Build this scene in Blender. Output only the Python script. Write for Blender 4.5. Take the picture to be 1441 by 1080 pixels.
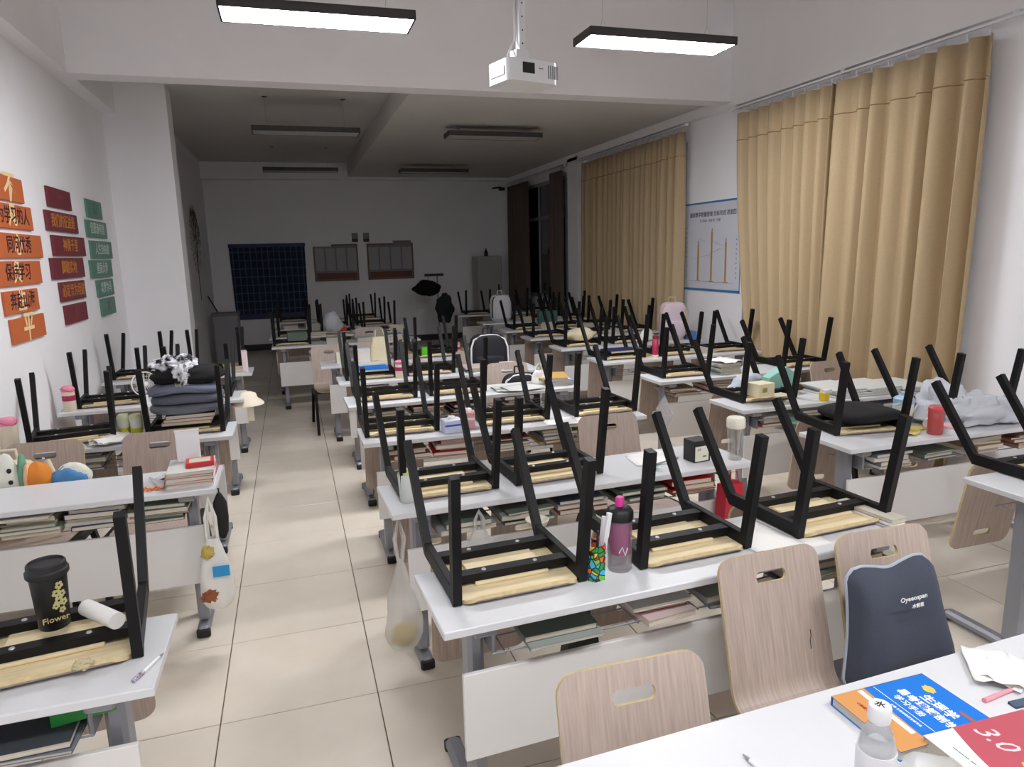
import bpy, math, random
from mathutils import Vector, Matrix, noise
for o in list(bpy.data.objects): bpy.data.objects.remove(o)
SC = bpy.context.scene
COL = SC.collection
PI = math.pi

# ---------------------------------------------------------------- camera, light, exposure
cam = bpy.data.cameras.new('camera'); camo = bpy.data.objects.new('camera', cam); COL.objects.link(camo)
CAM = Vector((0.3885, -2.6479, 1.7573))
YAW, PITCH, ROLL, FPX = 0.30029, -0.18528, -0.02556, 986.8
fw = Vector((math.sin(YAW)*math.cos(PITCH), math.cos(YAW)*math.cos(PITCH), math.sin(PITCH)))
r0 = Vector((math.cos(YAW), -math.sin(YAW), 0)); u0 = r0.cross(fw)
rt = r0*math.cos(ROLL) + u0*math.sin(ROLL); up = rt.cross(fw)
camo.matrix_world = Matrix(((rt.x, up.x, -fw.x, CAM.x), (rt.y, up.y, -fw.y, CAM.y), (rt.z, up.z, -fw.z, CAM.z), (0, 0, 0, 1)))
cam.sensor_fit = 'HORIZONTAL'; cam.sensor_width = 36; cam.lens = FPX/1441*36; cam.clip_start = 0.05
SC.camera = camo
w = bpy.data.worlds.new('night'); SC.world = w; w.use_nodes = True
w.node_tree.nodes['Background'].inputs[0].default_value = (0.02, 0.025, 0.035, 1)
w.node_tree.nodes['Background'].inputs[1].default_value = 0.3
SC.view_settings.view_transform = 'Standard'; SC.view_settings.look = 'None'
SC.view_settings.gamma = 1; SC.view_settings.use_curve_mapping = False
SC.view_settings.exposure = 1.9
SC.cycles.use_denoising = True
SC.cycles.max_bounces = 8; SC.cycles.diffuse_bounces = 5; SC.cycles.transparent_max_bounces = 12
LAMP = 15.0                      # emission of the lit ceiling panels

# ---------------------------------------------------------------- materials
MATS = {}
def lin(c):
    return tuple((x/255/12.92 if x/255 <= .04045 else ((x/255+.055)/1.055)**2.4) for x in c)
def mat(name, rgb, rough=.5, metal=0, grain=0, scale=30, stretch=(1, 1, 1), bump=0, spec=.5, trans=0, alpha=1, emit=0, rgb2=None, sheen=0, coat=0):
    if name in MATS: return MATS[name]
    m = bpy.data.materials.new(name); m.use_nodes = True; nt = m.node_tree; b = nt.nodes['Principled BSDF']
    c = (*lin(rgb), 1)
    b.inputs['Base Color'].default_value = c; b.inputs['Roughness'].default_value = rough; b.inputs['Metallic'].default_value = metal
    b.inputs['Specular IOR Level'].default_value = spec; b.inputs['Transmission Weight'].default_value = trans; b.inputs['Alpha'].default_value = alpha
    b.inputs['Sheen Weight'].default_value = sheen; b.inputs['Coat Weight'].default_value = coat
    if emit: b.inputs['Emission Color'].default_value = c; b.inputs['Emission Strength'].default_value = emit
    if grain or bump:
        tc = nt.nodes.new('ShaderNodeTexCoord'); mp = nt.nodes.new('ShaderNodeMapping'); nz = nt.nodes.new('ShaderNodeTexNoise')
        mp.inputs['Scale'].default_value = stretch; nz.inputs['Scale'].default_value = scale; nz.inputs['Detail'].default_value = 5
        nt.links.new(tc.outputs['Object'], mp.inputs[0]); nt.links.new(mp.outputs[0], nz.inputs['Vector'])
        if grain:
            r = nt.nodes.new('ShaderNodeValToRGB'); nt.links.new(nz.outputs['Fac'], r.inputs[0])
            d = lin(rgb2) if rgb2 else tuple(x*(1-grain) for x in c[:3])
            r.color_ramp.elements[0].position = .3; r.color_ramp.elements[1].position = .7
            r.color_ramp.elements[0].color = (*d, 1); r.color_ramp.elements[1].color = c
            nt.links.new(r.outputs[0], b.inputs['Base Color'])
        if bump:
            bp = nt.nodes.new('ShaderNodeBump'); bp.inputs['Strength'].default_value = bump; bp.inputs['Distance'].default_value = .01
            nt.links.new(nz.outputs['Fac'], bp.inputs['Height']); nt.links.new(bp.outputs[0], b.inputs['Normal'])
    MATS[name] = m; return m

M_wall = mat('white_plaster', (246, 245, 248), .85, grain=.03, scale=2.5, bump=.03)
M_ceil = mat('ceiling_paint', (214, 211, 208), .9, grain=.03, scale=1.5)
M_tile = mat('cream_floor_tile', (230, 221, 206), .2, grain=.06, scale=3.5, spec=.45, rgb2=(222, 211, 195))
M_grout = mat('dark_grout', (96, 84, 72), .9)
M_white = mat('white_laminate', (212, 213, 215), .35, grain=.02, scale=8)
M_panel = mat('white_panel_laminate', (224, 222, 219), .45, grain=.02, scale=6)
M_grey = mat('grey_metal', (146, 148, 156), .4, .35)
M_capb = mat('black_plastic', (18, 18, 20), .5)
M_black = mat('black_powder_coat', (17, 16, 18), .5, grain=.15, scale=40, spec=.25)
M_taupe = mat('taupe_veneer', (190, 172, 160), .42, grain=.12, scale=14, stretch=(9, .5, .5), rgb2=(166, 149, 137))
M_pale = mat('pale_raw_plywood', (232, 216, 178), .6, grain=.15, scale=9, stretch=(1, 12, 12), rgb2=(218, 198, 156))
M_ply = mat('plywood_edge', (208, 188, 140), .6, grain=.2, scale=60, stretch=(1, 1, 1))
M_curt = mat('tan_curtain_cloth', (186, 164, 130), .9, grain=.1, scale=120)
M_curtd = mat('brown_back_curtain_cloth', (98, 84, 76), .9, grain=.1, scale=120)
M_paper = mat('white_paper', (238, 236, 232), .8)
M_paper2 = mat('cream_paper_edges', (216, 208, 190), .9, grain=.25, scale=20, stretch=(.3, .3, 40))
M_steel = mat('screw_steel', (196, 196, 198), .35, .6)
M_lit = mat('lit_diffuser', (250, 251, 255), .5, emit=LAMP)
M_offd = mat('unlit_diffuser', (190, 190, 190), .5)
M_lampb = mat('dark_lamp_housing', (58, 56, 56), .5)
M_plw = mat('white_plastic', (226, 226, 228), .4)
M_glass = mat('night_window_glass', (8, 12, 16), .08, spec=.6)

# ---------------------------------------------------------------- mesh helpers
class MB:
    def __init__(s): s.v = []; s.f = []; s.m = []
    def add(s, vs, fs, mi=0, T=None):
        n = len(s.v)
        s.v += [tuple(T @ Vector(p)) if T else tuple(p) for p in vs]
        s.f += [tuple(i+n for i in f) for f in fs]; s.m += [mi]*len(fs); return s
    def box(s, c, d, mi=0, T=None, ch=0):
        x, y, z = (k/2 for k in d)
        if ch:
            vs = []; 
            for zz, k in ((-z, ch), (-z+ch, 0), (z-ch, 0), (z, ch)):
                a, b = x-k, y-k; q = ch if not k else ch*.6
                vs += [(-a+q, -b, zz), (a-q, -b, zz), (a, -b+q, zz), (a, b-q, zz), (a-q, b, zz), (-a+q, b, zz), (-a, b-q, zz), (-a, -b+q, zz)]
            vs = [(p[0]+c[0], p[1]+c[1], p[2]+c[2]) for p in vs]
            fs = [tuple(range(7, -1, -1)), tuple(range(24, 32))]
            for l in range(3):
                for i in range(8): fs.append((l*8+i, l*8+(i+1) % 8, l*8+8+(i+1) % 8, l*8+8+i))
            return s.add(vs, fs, mi, T)
        vs = [(c[0]+sx*x, c[1]+sy*y, c[2]+sz*z) for sz in (-1, 1) for sx, sy in ((-1, -1), (1, -1), (1, 1), (-1, 1))]
        return s.add(vs, [(3, 2, 1, 0), (4, 5, 6, 7), (0, 1, 5, 4), (1, 2, 6, 5), (2, 3, 7, 6), (3, 0, 4, 7)], mi, T)
    def bar(s, p0, p1, wx, wy, mi=0, ref=(1, 0, 0), T=None):
        p0, p1 = Vector(p0), Vector(p1); d = (p1-p0).normalized(); a = (Vector(ref) - d*Vector(ref).dot(d)).normalized(); b = d.cross(a)
        vs = [p + a*sx*wx/2 + b*sy*wy/2 for p in (p0, p1) for sx, sy in ((-1, -1), (1, -1), (1, 1), (-1, 1))]
        return s.add(vs, [(3, 2, 1, 0), (4, 5, 6, 7), (0, 1, 5, 4), (1, 2, 6, 5), (2, 3, 7, 6), (3, 0, 4, 7)], mi, T)
    def tube(s, pts, r, n=8, mi=0, T=None, closed=False, cap=True):
        pts = [Vector(p) for p in pts]; N = len(pts); vs = []; ref = None
        for i, p in enumerate(pts):
            a = pts[(i-1) % N] if closed or i else pts[0]; b = pts[(i+1) % N] if closed or i < N-1 else pts[-1]
            d = (b-a).normalized()
            if ref is None: ref = Vector((0, 0, 1)) if abs(d.z) < .9 else Vector((1, 0, 0))
            u = (ref - d*ref.dot(d)).normalized(); ref = u; w_ = d.cross(u)
            rr = r[i] if isinstance(r, (list, tuple)) else r
            vs += [p + u*rr*math.cos(2*PI*k/n) + w_*rr*math.sin(2*PI*k/n) for k in range(n)]
        fs = []
        for i in range(N if closed else N-1):
            j = (i+1) % N
            for k in range(n): fs.append((i*n+k, i*n+(k+1) % n, j*n+(k+1) % n, j*n+k))
        if cap and not closed: fs += [tuple(range(n-1, -1, -1)), tuple(range((N-1)*n, N*n))]
        return s.add(vs, fs, mi, T)
    def lathe(s, prof, n=20, mi=0, T=None, c=(0, 0, 0)):
        vs = []; fs = []
        for r, z in prof: vs += [(c[0]+r*math.cos(2*PI*k/n), c[1]+r*math.sin(2*PI*k/n), c[2]+z) for k in range(n)]
        for i in range(len(prof)-1):
            for k in range(n): fs.append((i*n+k, i*n+(k+1) % n, i*n+n+(k+1) % n, i*n+n+k))
        if prof[0][0] > 1e-4: fs.append(tuple(range(n-1, -1, -1)))
        if prof[-1][0] > 1e-4: fs.append(tuple(range((len(prof)-1)*n, len(prof)*n)))
        return s.add(vs, fs, mi, T)
    def prism(s, poly, z0, z1, mi=0, T=None, mside=None):
        n = len(poly); vs = [(x, y, z0) for x, y in poly] + [(x, y, z1) for x, y in poly]
        s.add(vs, [tuple(range(n-1, -1, -1)), tuple(range(n, 2*n))], mi, T)
        return s.add(vs, [(i, (i+1) % n, n+(i+1) % n, n+i) for i in range(n)], mi if mside is None else mside, T)
    def grid(s, fn, nu, nv, mi=0, T=None, closed_u=False, skip=None):
        vs = [fn(i/nu, j/nv) for j in range(nv+1) for i in range(nu if closed_u else nu+1)]
        W = nu if closed_u else nu+1; fs = []
        for j in range(nv):
            for i in range(nu):
                if skip and skip(i, j): continue
                fs.append((j*W+i, j*W+(i+1) % W, (j+1)*W+(i+1) % W, (j+1)*W+i))
        return s.add(vs, fs, mi, T)
    def mesh(s, name, mats, smooth=None, T=None):
        me = bpy.data.meshes.new(name)
        me.from_pydata([tuple(T @ Vector(p)) for p in s.v] if T else s.v, [], s.f)
        for m in (mats if isinstance(mats, (list, tuple)) else [mats]): me.materials.append(m)
        if len(me.materials) > 1: me.polygons.foreach_set('material_index', s.m)
        if smooth is not None:
            me.polygons.foreach_set('use_smooth', [True]*len(me.polygons))
            me.set_sharp_from_angle(angle=math.radians(smooth))
        me.update(); return me
    def build(s, name, mats, parent=None, smooth=None, T=None, loc=None):
        o = bpy.data.objects.new(name, s.mesh(name, mats, smooth, T)); COL.objects.link(o)
        if parent: o.parent = parent
        if loc is not None: o.location = loc
        return o

def tag(o, label=None, cat=None, group=None, kind=None):
    if label: o['label'] = label
    if cat: o['category'] = cat
    if group: o['group'] = group
    if kind: o['kind'] = kind
    return o
def thing(name, label, cat, loc=(0, 0, 0), rz=0, group=None):
    o = bpy.data.objects.new(name, None); COL.objects.link(o); o.empty_display_size = .05
    o.location = loc; o.rotation_euler = (0, 0, rz); return tag(o, label, cat, group)
def dup(root, loc, rz, label, group=None, rx=None):
    def cp(o, par):
        c = o.copy(); COL.objects.link(c)
        if par: c.parent = par
        for ch in o.children: cp(ch, c)
        return c
    r = cp(root, None); r.location = loc; r.rotation_euler = (rx or 0, 0, rz); r['label'] = label
    if group: r['group'] = group
    return r
def child(parent, name, me, loc=(0, 0, 0), rot=(0, 0, 0), label=None):
    o = bpy.data.objects.new(name, me); COL.objects.link(o); o.parent = parent; o.location = loc; o.rotation_euler = rot
    if label: o['label'] = label
    return o
def rz_(a): return Matrix.Rotation(a, 4, 'Z')
def TR(loc, a=0): return Matrix.Translation(loc) @ rz_(a)
def rrect(wd, ht, r, n=4):
    pts = []
    for cx, cy, a0 in ((wd/2-r, ht/2-r, 0), (-wd/2+r, ht/2-r, PI/2), (-wd/2+r, -ht/2+r, PI), (wd/2-r, -ht/2+r, 1.5*PI)):
        pts += [(cx+r*math.cos(a0+PI/2*k/n), cy+r*math.sin(a0+PI/2*k/n)) for k in range(n+1)]
    return pts
def text_mesh(txt, size, bold=0, align='CENTER', sx=1, rot=0, shear=0):
    cu = bpy.data.curves.new('t', 'FONT'); cu.body = txt; cu.size = size; cu.align_x = align; cu.align_y = 'CENTER'
    cu.offset = bold*size; cu.resolution_u = 2; cu.space_character = 1.0; cu.shear = shear; cu.extrude = .0004
    ob = bpy.data.objects.new('t', cu); COL.objects.link(ob)
    dg = bpy.context.evaluated_depsgraph_get(); me = bpy.data.meshes.new_from_object(ob.evaluated_get(dg))
    bpy.data.objects.remove(ob); bpy.data.curves.remove(cu)
    me.materials.clear()
    me.transform(Matrix.Rotation(rot, 4, 'Z') @ Matrix.Diagonal((sx, 1, 1, 1))); return me
def lettering(parent, txt, size, m, T, bold=0, name='lettering', sx=1, rot=0, shear=0):
    me = text_mesh(txt, size, bold, sx=sx, rot=rot, shear=shear); me.materials.append(m); me.transform(T)
    o = bpy.data.objects.new(name, me); COL.objects.link(o); o.parent = parent; return o
def blob(mb, c, rad, seed=0, amp=.25, fr=2.2, nu=24, nv=14, flat=None, mi=0, T=None, pw=1.0):
    def fn(u, v):
        th = 2*PI*u; ph = PI*(v-.5); sg = lambda x: math.copysign(abs(x)**pw, x)
        d = Vector((sg(math.cos(ph)*math.cos(th)), sg(math.cos(ph)*math.sin(th)), sg(math.sin(ph))))
        k = 1+amp*noise.noise(d*fr+Vector((seed*7.1, seed*3.3, seed)))+amp*.4*noise.noise(d*fr*2.7+Vector((seed, 9, seed*5)))
        p = Vector((c[0]+d.x*rad[0]*k, c[1]+d.y*rad[1]*k, c[2]+d.z*rad[2]*k))
        if flat is not None and p.z < flat: p.z = flat
        return p
    return mb.grid(fn, nu, nv, mi, T, closed_u=True)

# ================================================================ THE ROOM
XL, XR, YF, YB, ZC = -1.25, 4.9, -4.4, 11.75, 4.2
def struct(name, mb, m, parent=None, smooth=None):
    o = mb.build(name, m, parent, smooth); o['kind'] = 'structure'; return o
fl = struct('floor', MB().box(((XL+XR)/2, (YF+YB)/2, -.055), (XR-XL+.3, YB-YF+.3, .1)), M_grout)
tile_me = {}
def tile_mesh(sx, sy):
    k = (round(sx, 3), round(sy, 3))
    if k not in tile_me:
        b = .0022; x, y = sx/2-.0022, sy/2-.0022
        vs = [(-x+b, -y+b, 0), (x-b, -y+b, 0), (x-b, y-b, 0), (-x+b, y-b, 0), (-x, -y, -.0015), (x, -y, -.0015), (x, y, -.0015), (-x, y, -.0015), (-x, -y, -.005), (x, -y, -.005), (x, y, -.005), (-x, y, -.005)]
        fs = [(0, 1, 2, 3)] + [(a+4, (a+1) % 4+4, (a+1) % 4, a) for a in range(4)] + [(a+8, (a+1) % 4+8, (a+1) % 4+4, a+4) for a in range(4)]
        tile_me[k] = MB().add(vs, fs).mesh('tile', M_tile)
    return tile_me[k]
for i in range(-3, 9):
    for j in range(-5, 20):
        x0, x1 = max(i*.6, XL), min(i*.6+.6, XR)
        if x1-x0 < .03: continue
        child(fl, 'tile', tile_mesh(x1-x0, .6), ((x0+x1)/2, j*.6+.3, 0))
struct('ceiling', MB().box(((XL+XR)/2, (YF+YB)/2, ZC+.05), (XR-XL+.3, YB-YF+.3, .1)), M_ceil)
struct('wall_left', MB().box((XL-.06, (YF+5.85)/2, ZC/2), (.12, 5.85-YF, ZC)), M_wall)
struct('wall_left_back', MB().box((-1.06, (5.85+YB)/2, ZC/2), (.12, YB-5.85, ZC)), M_wall)
struct('trim_1', MB().box(((XL-.655)/2-.02, 5.67, ZC/2), (XL*-1-.655+.04, .35, ZC)), M_wall)     # pier
struct('wall_right', MB().box((XR+.06, (YF+YB)/2, ZC/2), (.12, YB-YF, ZC)), M_wall)
struct('wall_back', MB().box(((XL+XR)/2, YB+.06, ZC/2), (XR-XL+.3, .12, ZC)), M_wall)
struct('wall_front', MB().box(((XL+XR)/2, YF-.06, ZC/2), (XR-XL+.3, .12, ZC)), M_wall)
struct('trim_2', MB().box(((XL+XR)/2, 3.96, (3.2+ZC)/2), (XR-XL, .23, ZC-3.2)), M_wall)         # cross beam
struct('trim_3', MB().box((XL+.065, (YF+5.5)/2, (3.206+ZC)/2), (.13, 5.5-YF, ZC-3.206)), M_wall)     # left edge beam
struct('trim_4', MB().box((XR-.05, (YF+YB)/2, (3.15+ZC)/2), (.10, YB-YF, ZC-3.15)), M_wall)      # right edge beam
struct('trim_5', MB().box(((-1+XR)/2, YB-.12, 3.35), (XR+1, .24, .3)), M_wall)       # back beam
struct('ceiling_back', MB().box(((XL+XR)/2, (4.07+YB)/2, 3.55), (XR-XL, YB-4.07, .1)), M_ceil)
struct('trim_6', MB().box(((1.6+XR)/2, (4.07+YB)/2, 3.375), (XR-1.6, YB-4.07, .25)), M_ceil)
struct('trim_7', MB().box((XR-.05, 8.08, 1.6), (.10, .42, 3.2)), M_wall)                          # pier between far windows
M_base = mat('dark_baseboard', (52, 48, 48), .5)
struct('baseboard_back', MB().box(((-1+XR)/2, YB-.008, .06), (XR+1, .016, .12)), M_base)

# ---------------------------------------------------------------- pendant lamps
lampT = thing('pendant_lamp', '', 'lamp')
LL, LW, LH = 1.16, .31, .055
MB().box((0, -LW/2+.006, LH/2), (LL, .012, LH)).box((0, LW/2-.006, LH/2), (LL, .012, LH)).box((-LL/2+.006, 0, LH/2), (.012, LW, LH)).box((LL/2-.006, 0, LH/2), (.012, LW, LH)).box((0, 0, LH-.004), (LL, LW, .008)).build('housing', M_lampb, lampT)
MB().box((0, 0, .008), (LL-.026, LW-.026, .012)).build('diffuser', M_lit, lampT)
for sx in (-1, 1):
    for sy in (-1, 1):
        MB().tube([(sx*.42, sy*.08, LH), (sx*.42, 0, LH+.10), (sx*.42, 0, ZC-3.2)], .0012, 4).build('suspension_wire', M_steel, lampT)
lampT.location = (.69, 2.18, 3.2); lampT['label'] = 'lit slim pendant lamp hanging left of the projector'; lampT['group'] = 'pendant ceiling lamps'
dup(lampT, (3.05, 2.22, 3.2), 0, 'lit slim pendant lamp hanging between projector and tan curtain')
for x, y in ((.69, -2.6), (3.05, -2.6)):
    dup(lampT, (x, y, 3.2), 0, 'lit slim pendant lamp above the nearest desks, %s of the camera, out of frame' % ('ahead' if x < 1 else 'right'))
offL = thing('pendant_lamp', 'unlit pendant lamp just behind the beam, left one', 'lamp', group='pendant ceiling lamps')
for ch in lampT.children:
    c = ch.copy(); c.parent = offL; COL.objects.link(c)
    if c.name.startswith('diffuser'):
        c.data = c.data.copy(); c.data.materials.clear(); c.data.materials.append(M_offd)
for ch in offL.children:
    if ch.name.startswith('suspension'):
        ch.data = ch.data.copy()
        for v in ch.data.vertices:
            if v.co.z > .3: v.co.z = .38
    if ch.name.startswith('suspension') and ch.data.vertices[0].co.y > 0:
        MB().lathe([(.03, .375), (.03, .39)], 10, c=(ch.data.vertices[0].co.x, 0, 0)).build('ceiling_mount', M_capb, offL)
offL.location = (.7, 5.9, 3.12)
for (x, y), lb in (((2.88, 5.9), 'unlit pendant lamp just behind the beam, right one'), ((.7, 9.6), 'unlit dark pendant lamp near the back wall, left one'), ((2.88, 9.6), 'unlit dark pendant lamp near the back wall, right one')):
    dup(offL, (x, y, 3.12), 0, lb)

# ---------------------------------------------------------------- projector
pj = thing('projector', 'white projector hanging from the ceiling on a perforated pole', 'projector', (1.84, 1.66, 2.75), .28)
MB().prism([(x, y) for x, y in rrect(.36, .26, .05, 5)], 0, .125).build('body', M_plw, pj, 40)
MB().box((-.045, -.132, .075), (.085, .006, .06), ch=.002).build('lens_recess', M_capb, pj)
for k in range(5):
    MB().box((.10+.016*k, -.131, .065), (.007, .004, .075)).build('vent_slot', M_grey, pj)
MB().box((.045, -.131, .08), (.03, .003, .006)).build('badge', M_grey, pj)
MB().box((-.182, 0, .06), (.004, .15, .05), ch=.0015).build('side_grille', M_grey, pj)
br = MB().box((-.02, 0, .135), (.22, .06, .012)).box((-.02, 0, .17), (.09, .07, .06)).box((.08, 0, .15), (.12, .012, .012)).build('mount_bracket', M_plw, pj)
po = MB().box((-.01, 0, .19+(ZC-2.95)/2), (.042, .042, ZC-2.94)).build('pole', M_plw, pj)
for k in range(9):
    MB().tube([(-.01, -.0215, .24+.075*k), (-.01, -.0235, .24+.075*k)], .005, 8).build('hole', M_capb, po)
MB().tube([(-.06, 0, .13), (-.1, .01, .17), (-.07, .02, .22), (-.04, .015, .26), (-.035, .01, ZC-2.76)], .006, 6).build('cable', M_plw, pj)

# ---------------------------------------------------------------- curtains
def curtain(y0, y1, z0, z1, x, n, amp, m, label, seed, flare0=0, flare1=0, hem=True, group='tan window curtains'):
    t = thing('curtain', label, 'curtain', (x, (y0+y1)/2, 0), 0, group)
    rnd = random.Random(seed); ph = [rnd.uniform(-.5, .5) for _ in range(40)]; am = [rnd.uniform(.35, 1.35) for _ in range(40)]
    yc = (y0+y1)/2
    def fn(u, v):
        k = u*n; i = int(k) % 38; f = k-int(k); a = am[i]*(1-f)+am[i+1]*f; p = ph[i]*(1-f)+ph[i+1]*f
        s = math.sin(2*PI*(k+.35*p)); s = math.copysign(abs(s)**.6, s)
        top = 1-.45*v**6
        y = y0+(y1-y0)*u + .02*math.sin(2*PI*k*2+p*4)*(1-v)*.6 + (1-v)**1.5*(flare0*(1-u)+flare1*u)
        return (-.01 + amp*a*s*top + .02*(1-v)*noise.noise(Vector((u*6, v*2, seed))), y-yc, z0+(z1-z0)*v)
    nu = int(n*12)
    b = MB().grid(fn, nu, 14).build('cloth', m, t, 60)
    sm = b.modifiers.new('thickness', 'SOLIDIFY'); sm.thickness = .004
    if hem:
        v = 1-.26/(z1-z0)
        MB().tube([Vector(fn(i/nu, v))+Vector((-.006, 0, 0)) for i in range(nu+1)], .0045, 4).build('stitched_band', mat('hem_stitch', (150, 122, 88), .9), t)
    for i in range(int((y1-y0)/.16)+1):
        yy = y0+.04+i*.16
        if yy > y1: break
        MB().tube([(-.005, yy-yc, z1+.005), (-.012, yy-yc, z1+.035), (.004, yy-yc, z1+.05)], .004, 5).build('hook', M_plw, t)
    return t
def rail(y0, y1, x, z, label):
    t = thing('curtain_rail', label, 'curtain rail', (x, (y0+y1)/2, z), 0, 'curtain rails')
    L = y1-y0
    MB().box((0, 0, 0), (.022, L, .016)).build('track', M_plw, t)
    for yy in (-L/2+.06, 0, L/2-.06): MB().box((.03, yy, .006), (.08, .02, .014)).box((.005, yy, .02), (.02, .03, .03)).build('bracket', M_plw, t)
    for s in (-1, 1): MB().box((0, s*L/2, 0), (.03, .03, .03), ch=.006).build('end_cap', M_plw, t)
CX = 4.785
rail(.80, 3.80, CX, 3.115, 'white curtain rail above the large front tan curtains')
curtain(2.36, 3.73, .10, 3.05, CX, 8.5, .062, M_curt, 'tan pleated curtain of the front window, half beside poster', 3, flare1=-.42, flare0=.0)
curtain(.98, 2.40, .10, 3.05, CX, 7.5, .068, M_curt, 'tan pleated curtain of the front window, half nearest the camera', 8, flare0=.06, flare1=.06)
rail(4.66, 7.75, CX, 3.115, 'white curtain rail above the second tan curtains past the chart poster')
curtain(6.1, 7.62, .10, 3.05, CX, 10, .058, M_curt, 'tan pleated curtain of the second window, half farther from the poster', 5)
curtain(4.70, 6.14, .10, 3.05, CX, 10, .058, M_curt, 'tan pleated curtain of the second window, half next to the chart poster', 6)
rail(8.35, 11.45, CX, 3.115, 'curtain rail above the dark back window')
curtain(8.42, 8.95, .10, 3.05, CX-.02, 5, .05, M_curtd, 'dark brown curtain gathered at the near side of the back window', 11, group='brown back window curtains', hem=False)
curtain(10.15, 11.35, .10, 3.05, CX-.02, 9, .05, M_curtd, 'dark brown curtain gathered at the corner side of the back window', 12, group='brown back window curtains', hem=False)
def window(n, y0, y1, z0, z1):
    t = thing('window_%d' % n, None, None, (XR-.012, (y0+y1)/2, z0)); t['kind'] = 'structure'
    W = y1-y0; H = z1-z0; fr = mat('window_frame', (150, 152, 155), .4, .3)
    f = MB().box((0, -W/2, H/2), (.05, .06, H)).box((0, W/2, H/2), (.05, .06, H)).box((0, 0, 0), (.05, W, .06)).box((0, 0, H), (.05, W, .06)).box((0, 0, H/2), (.045, .05, H)).box((0, 0, H*.7), (.04, W, .045)).build('window_frame', fr, t)
    for s in (-1, 1):
        MB().box((0, s*W/4, H*.35), (.012, W/2-.05, H*.7-.06)).build('pane', M_glass, f)
        MB().box((0, s*W/4, H*.85), (.012, W/2-.05, H*.3-.06)).build('pane', M_glass, f)
window(1, 1.15, 3.6, .95, 2.95); window(2, 4.85, 7.4, .95, 2.95); window(3, 8.55, 11.2, .95, 2.95)

# ================================================================ DESKS
DH = .75
def make_desk(L, key):
    d = thing('desk', '', 'desk')
    MB().box((L/2, .21, DH-.0125), (L, .38, .025), ch=.003).build('desktop', M_white, d)
    MB().box((L/2, .105, .417), (L-.14, .016, .28), ch=.002).build('modesty_panel', M_panel, d)
    sh = MB()
    for yy in (.09, .18, .27, .36): sh.tube([(.16, yy, .612), (L-.16, yy, .612)], .003, 5)
    for k in range(7): xx = .2+(L-.4)*k/6; sh.tube([(xx, .09, .606), (xx, .36, .606)], .003, 5)
    sh.build('wire_book_rack', M_grey, d)
    for s, x in ((0, .13), (1, L-.13)):
        MB().box((x, .2, .385), (.05, .085, .66), ch=.012).build('column', M_grey, d)
        MB().box((x, .2, .708), (.07, .30, .034), ch=.006).box((x+(.04 if s == 0 else -.04), .15, .66), (.012, .09, .13), ch=.004).build('bracket', M_grey, d)
        f = MB().box((x, .31, .033), (.056, .42, .04), ch=.012).build('foot', M_grey, d)
        for yy in (.108, .512): MB().box((x, yy, .022), (.06, .03, .044), ch=.006).build('foot_cap', M_capb, f)
    return d
DESKS = {}
protos = {}
def desk(key, x, y, L, rot, label):
    if L not in protos:
        d = make_desk(L, key); protos[L] = d; d.location = (x, y, 0); d.rotation_euler.z = rot; d['label'] = label; d['group'] = 'white student desks'
    else: d = dup(protos[L], (x, y, 0), rot, label)
    DESKS[key] = (x, y, L, rot); return d
ORD = ['front', 'second', 'third', 'fourth', 'fifth', 'sixth', 'seventh', 'eighth', 'ninth', 'tenth']
desk('F0', .72, -1.895, 1.72, .036, 'nearest white desk at lower right under the textbooks')
for k, (x, y, L, r) in enumerate([(.71, -.95, 1.72, .045), (.70, -.02, 1.72, .04), (.70, 1.1, 1.72, 0), (.70, 2.1, 1.72, .015), (.70, 3.02, 1.72, 0), (.60, 4.02, 1.72, 0)]):
    desk('M%d' % (k+1), x, y, L, r, 'white desk with modesty panel, %s full row of the middle column' % (ORD[k] if k else 'nearest'))
for k, (x, y) in enumerate([(3.1, -.85), (2.98, .04), (3.02, .97), (3.03, 2.03), (3.03, 3.06), (3.02, 4.07), (3.02, 5.05), (3.0, 5.98), (3.0, 7.1), (3.0, 8.6)]):
    desk('R%d' % k, x, y, 1.62 if k == 0 else 1.68, 0, 'white desk %s of the window-side column' % ('cut by the right edge, nearest' if k == 0 else 'in the %s row' % ORD[k]))
for k, y in enumerate([-.95, .6, 1.6, 2.72, 3.95]):
    desk('L%d' % k, -1.20, y, 1.2, 0, 'white two-seat desk in the %s row of the left column by the wall' % (ORD[k] if k else 'nearest'))
for k, (x, y) in enumerate([(.13, 5.75), (.08, 6.75), (.1, 7.8), (.1, 9.0)]):
    desk('N%d' % k, x, y, 1.72, 0, 'white desk in the unlit back block, %s row behind the aisle' % ORD[k])

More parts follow.
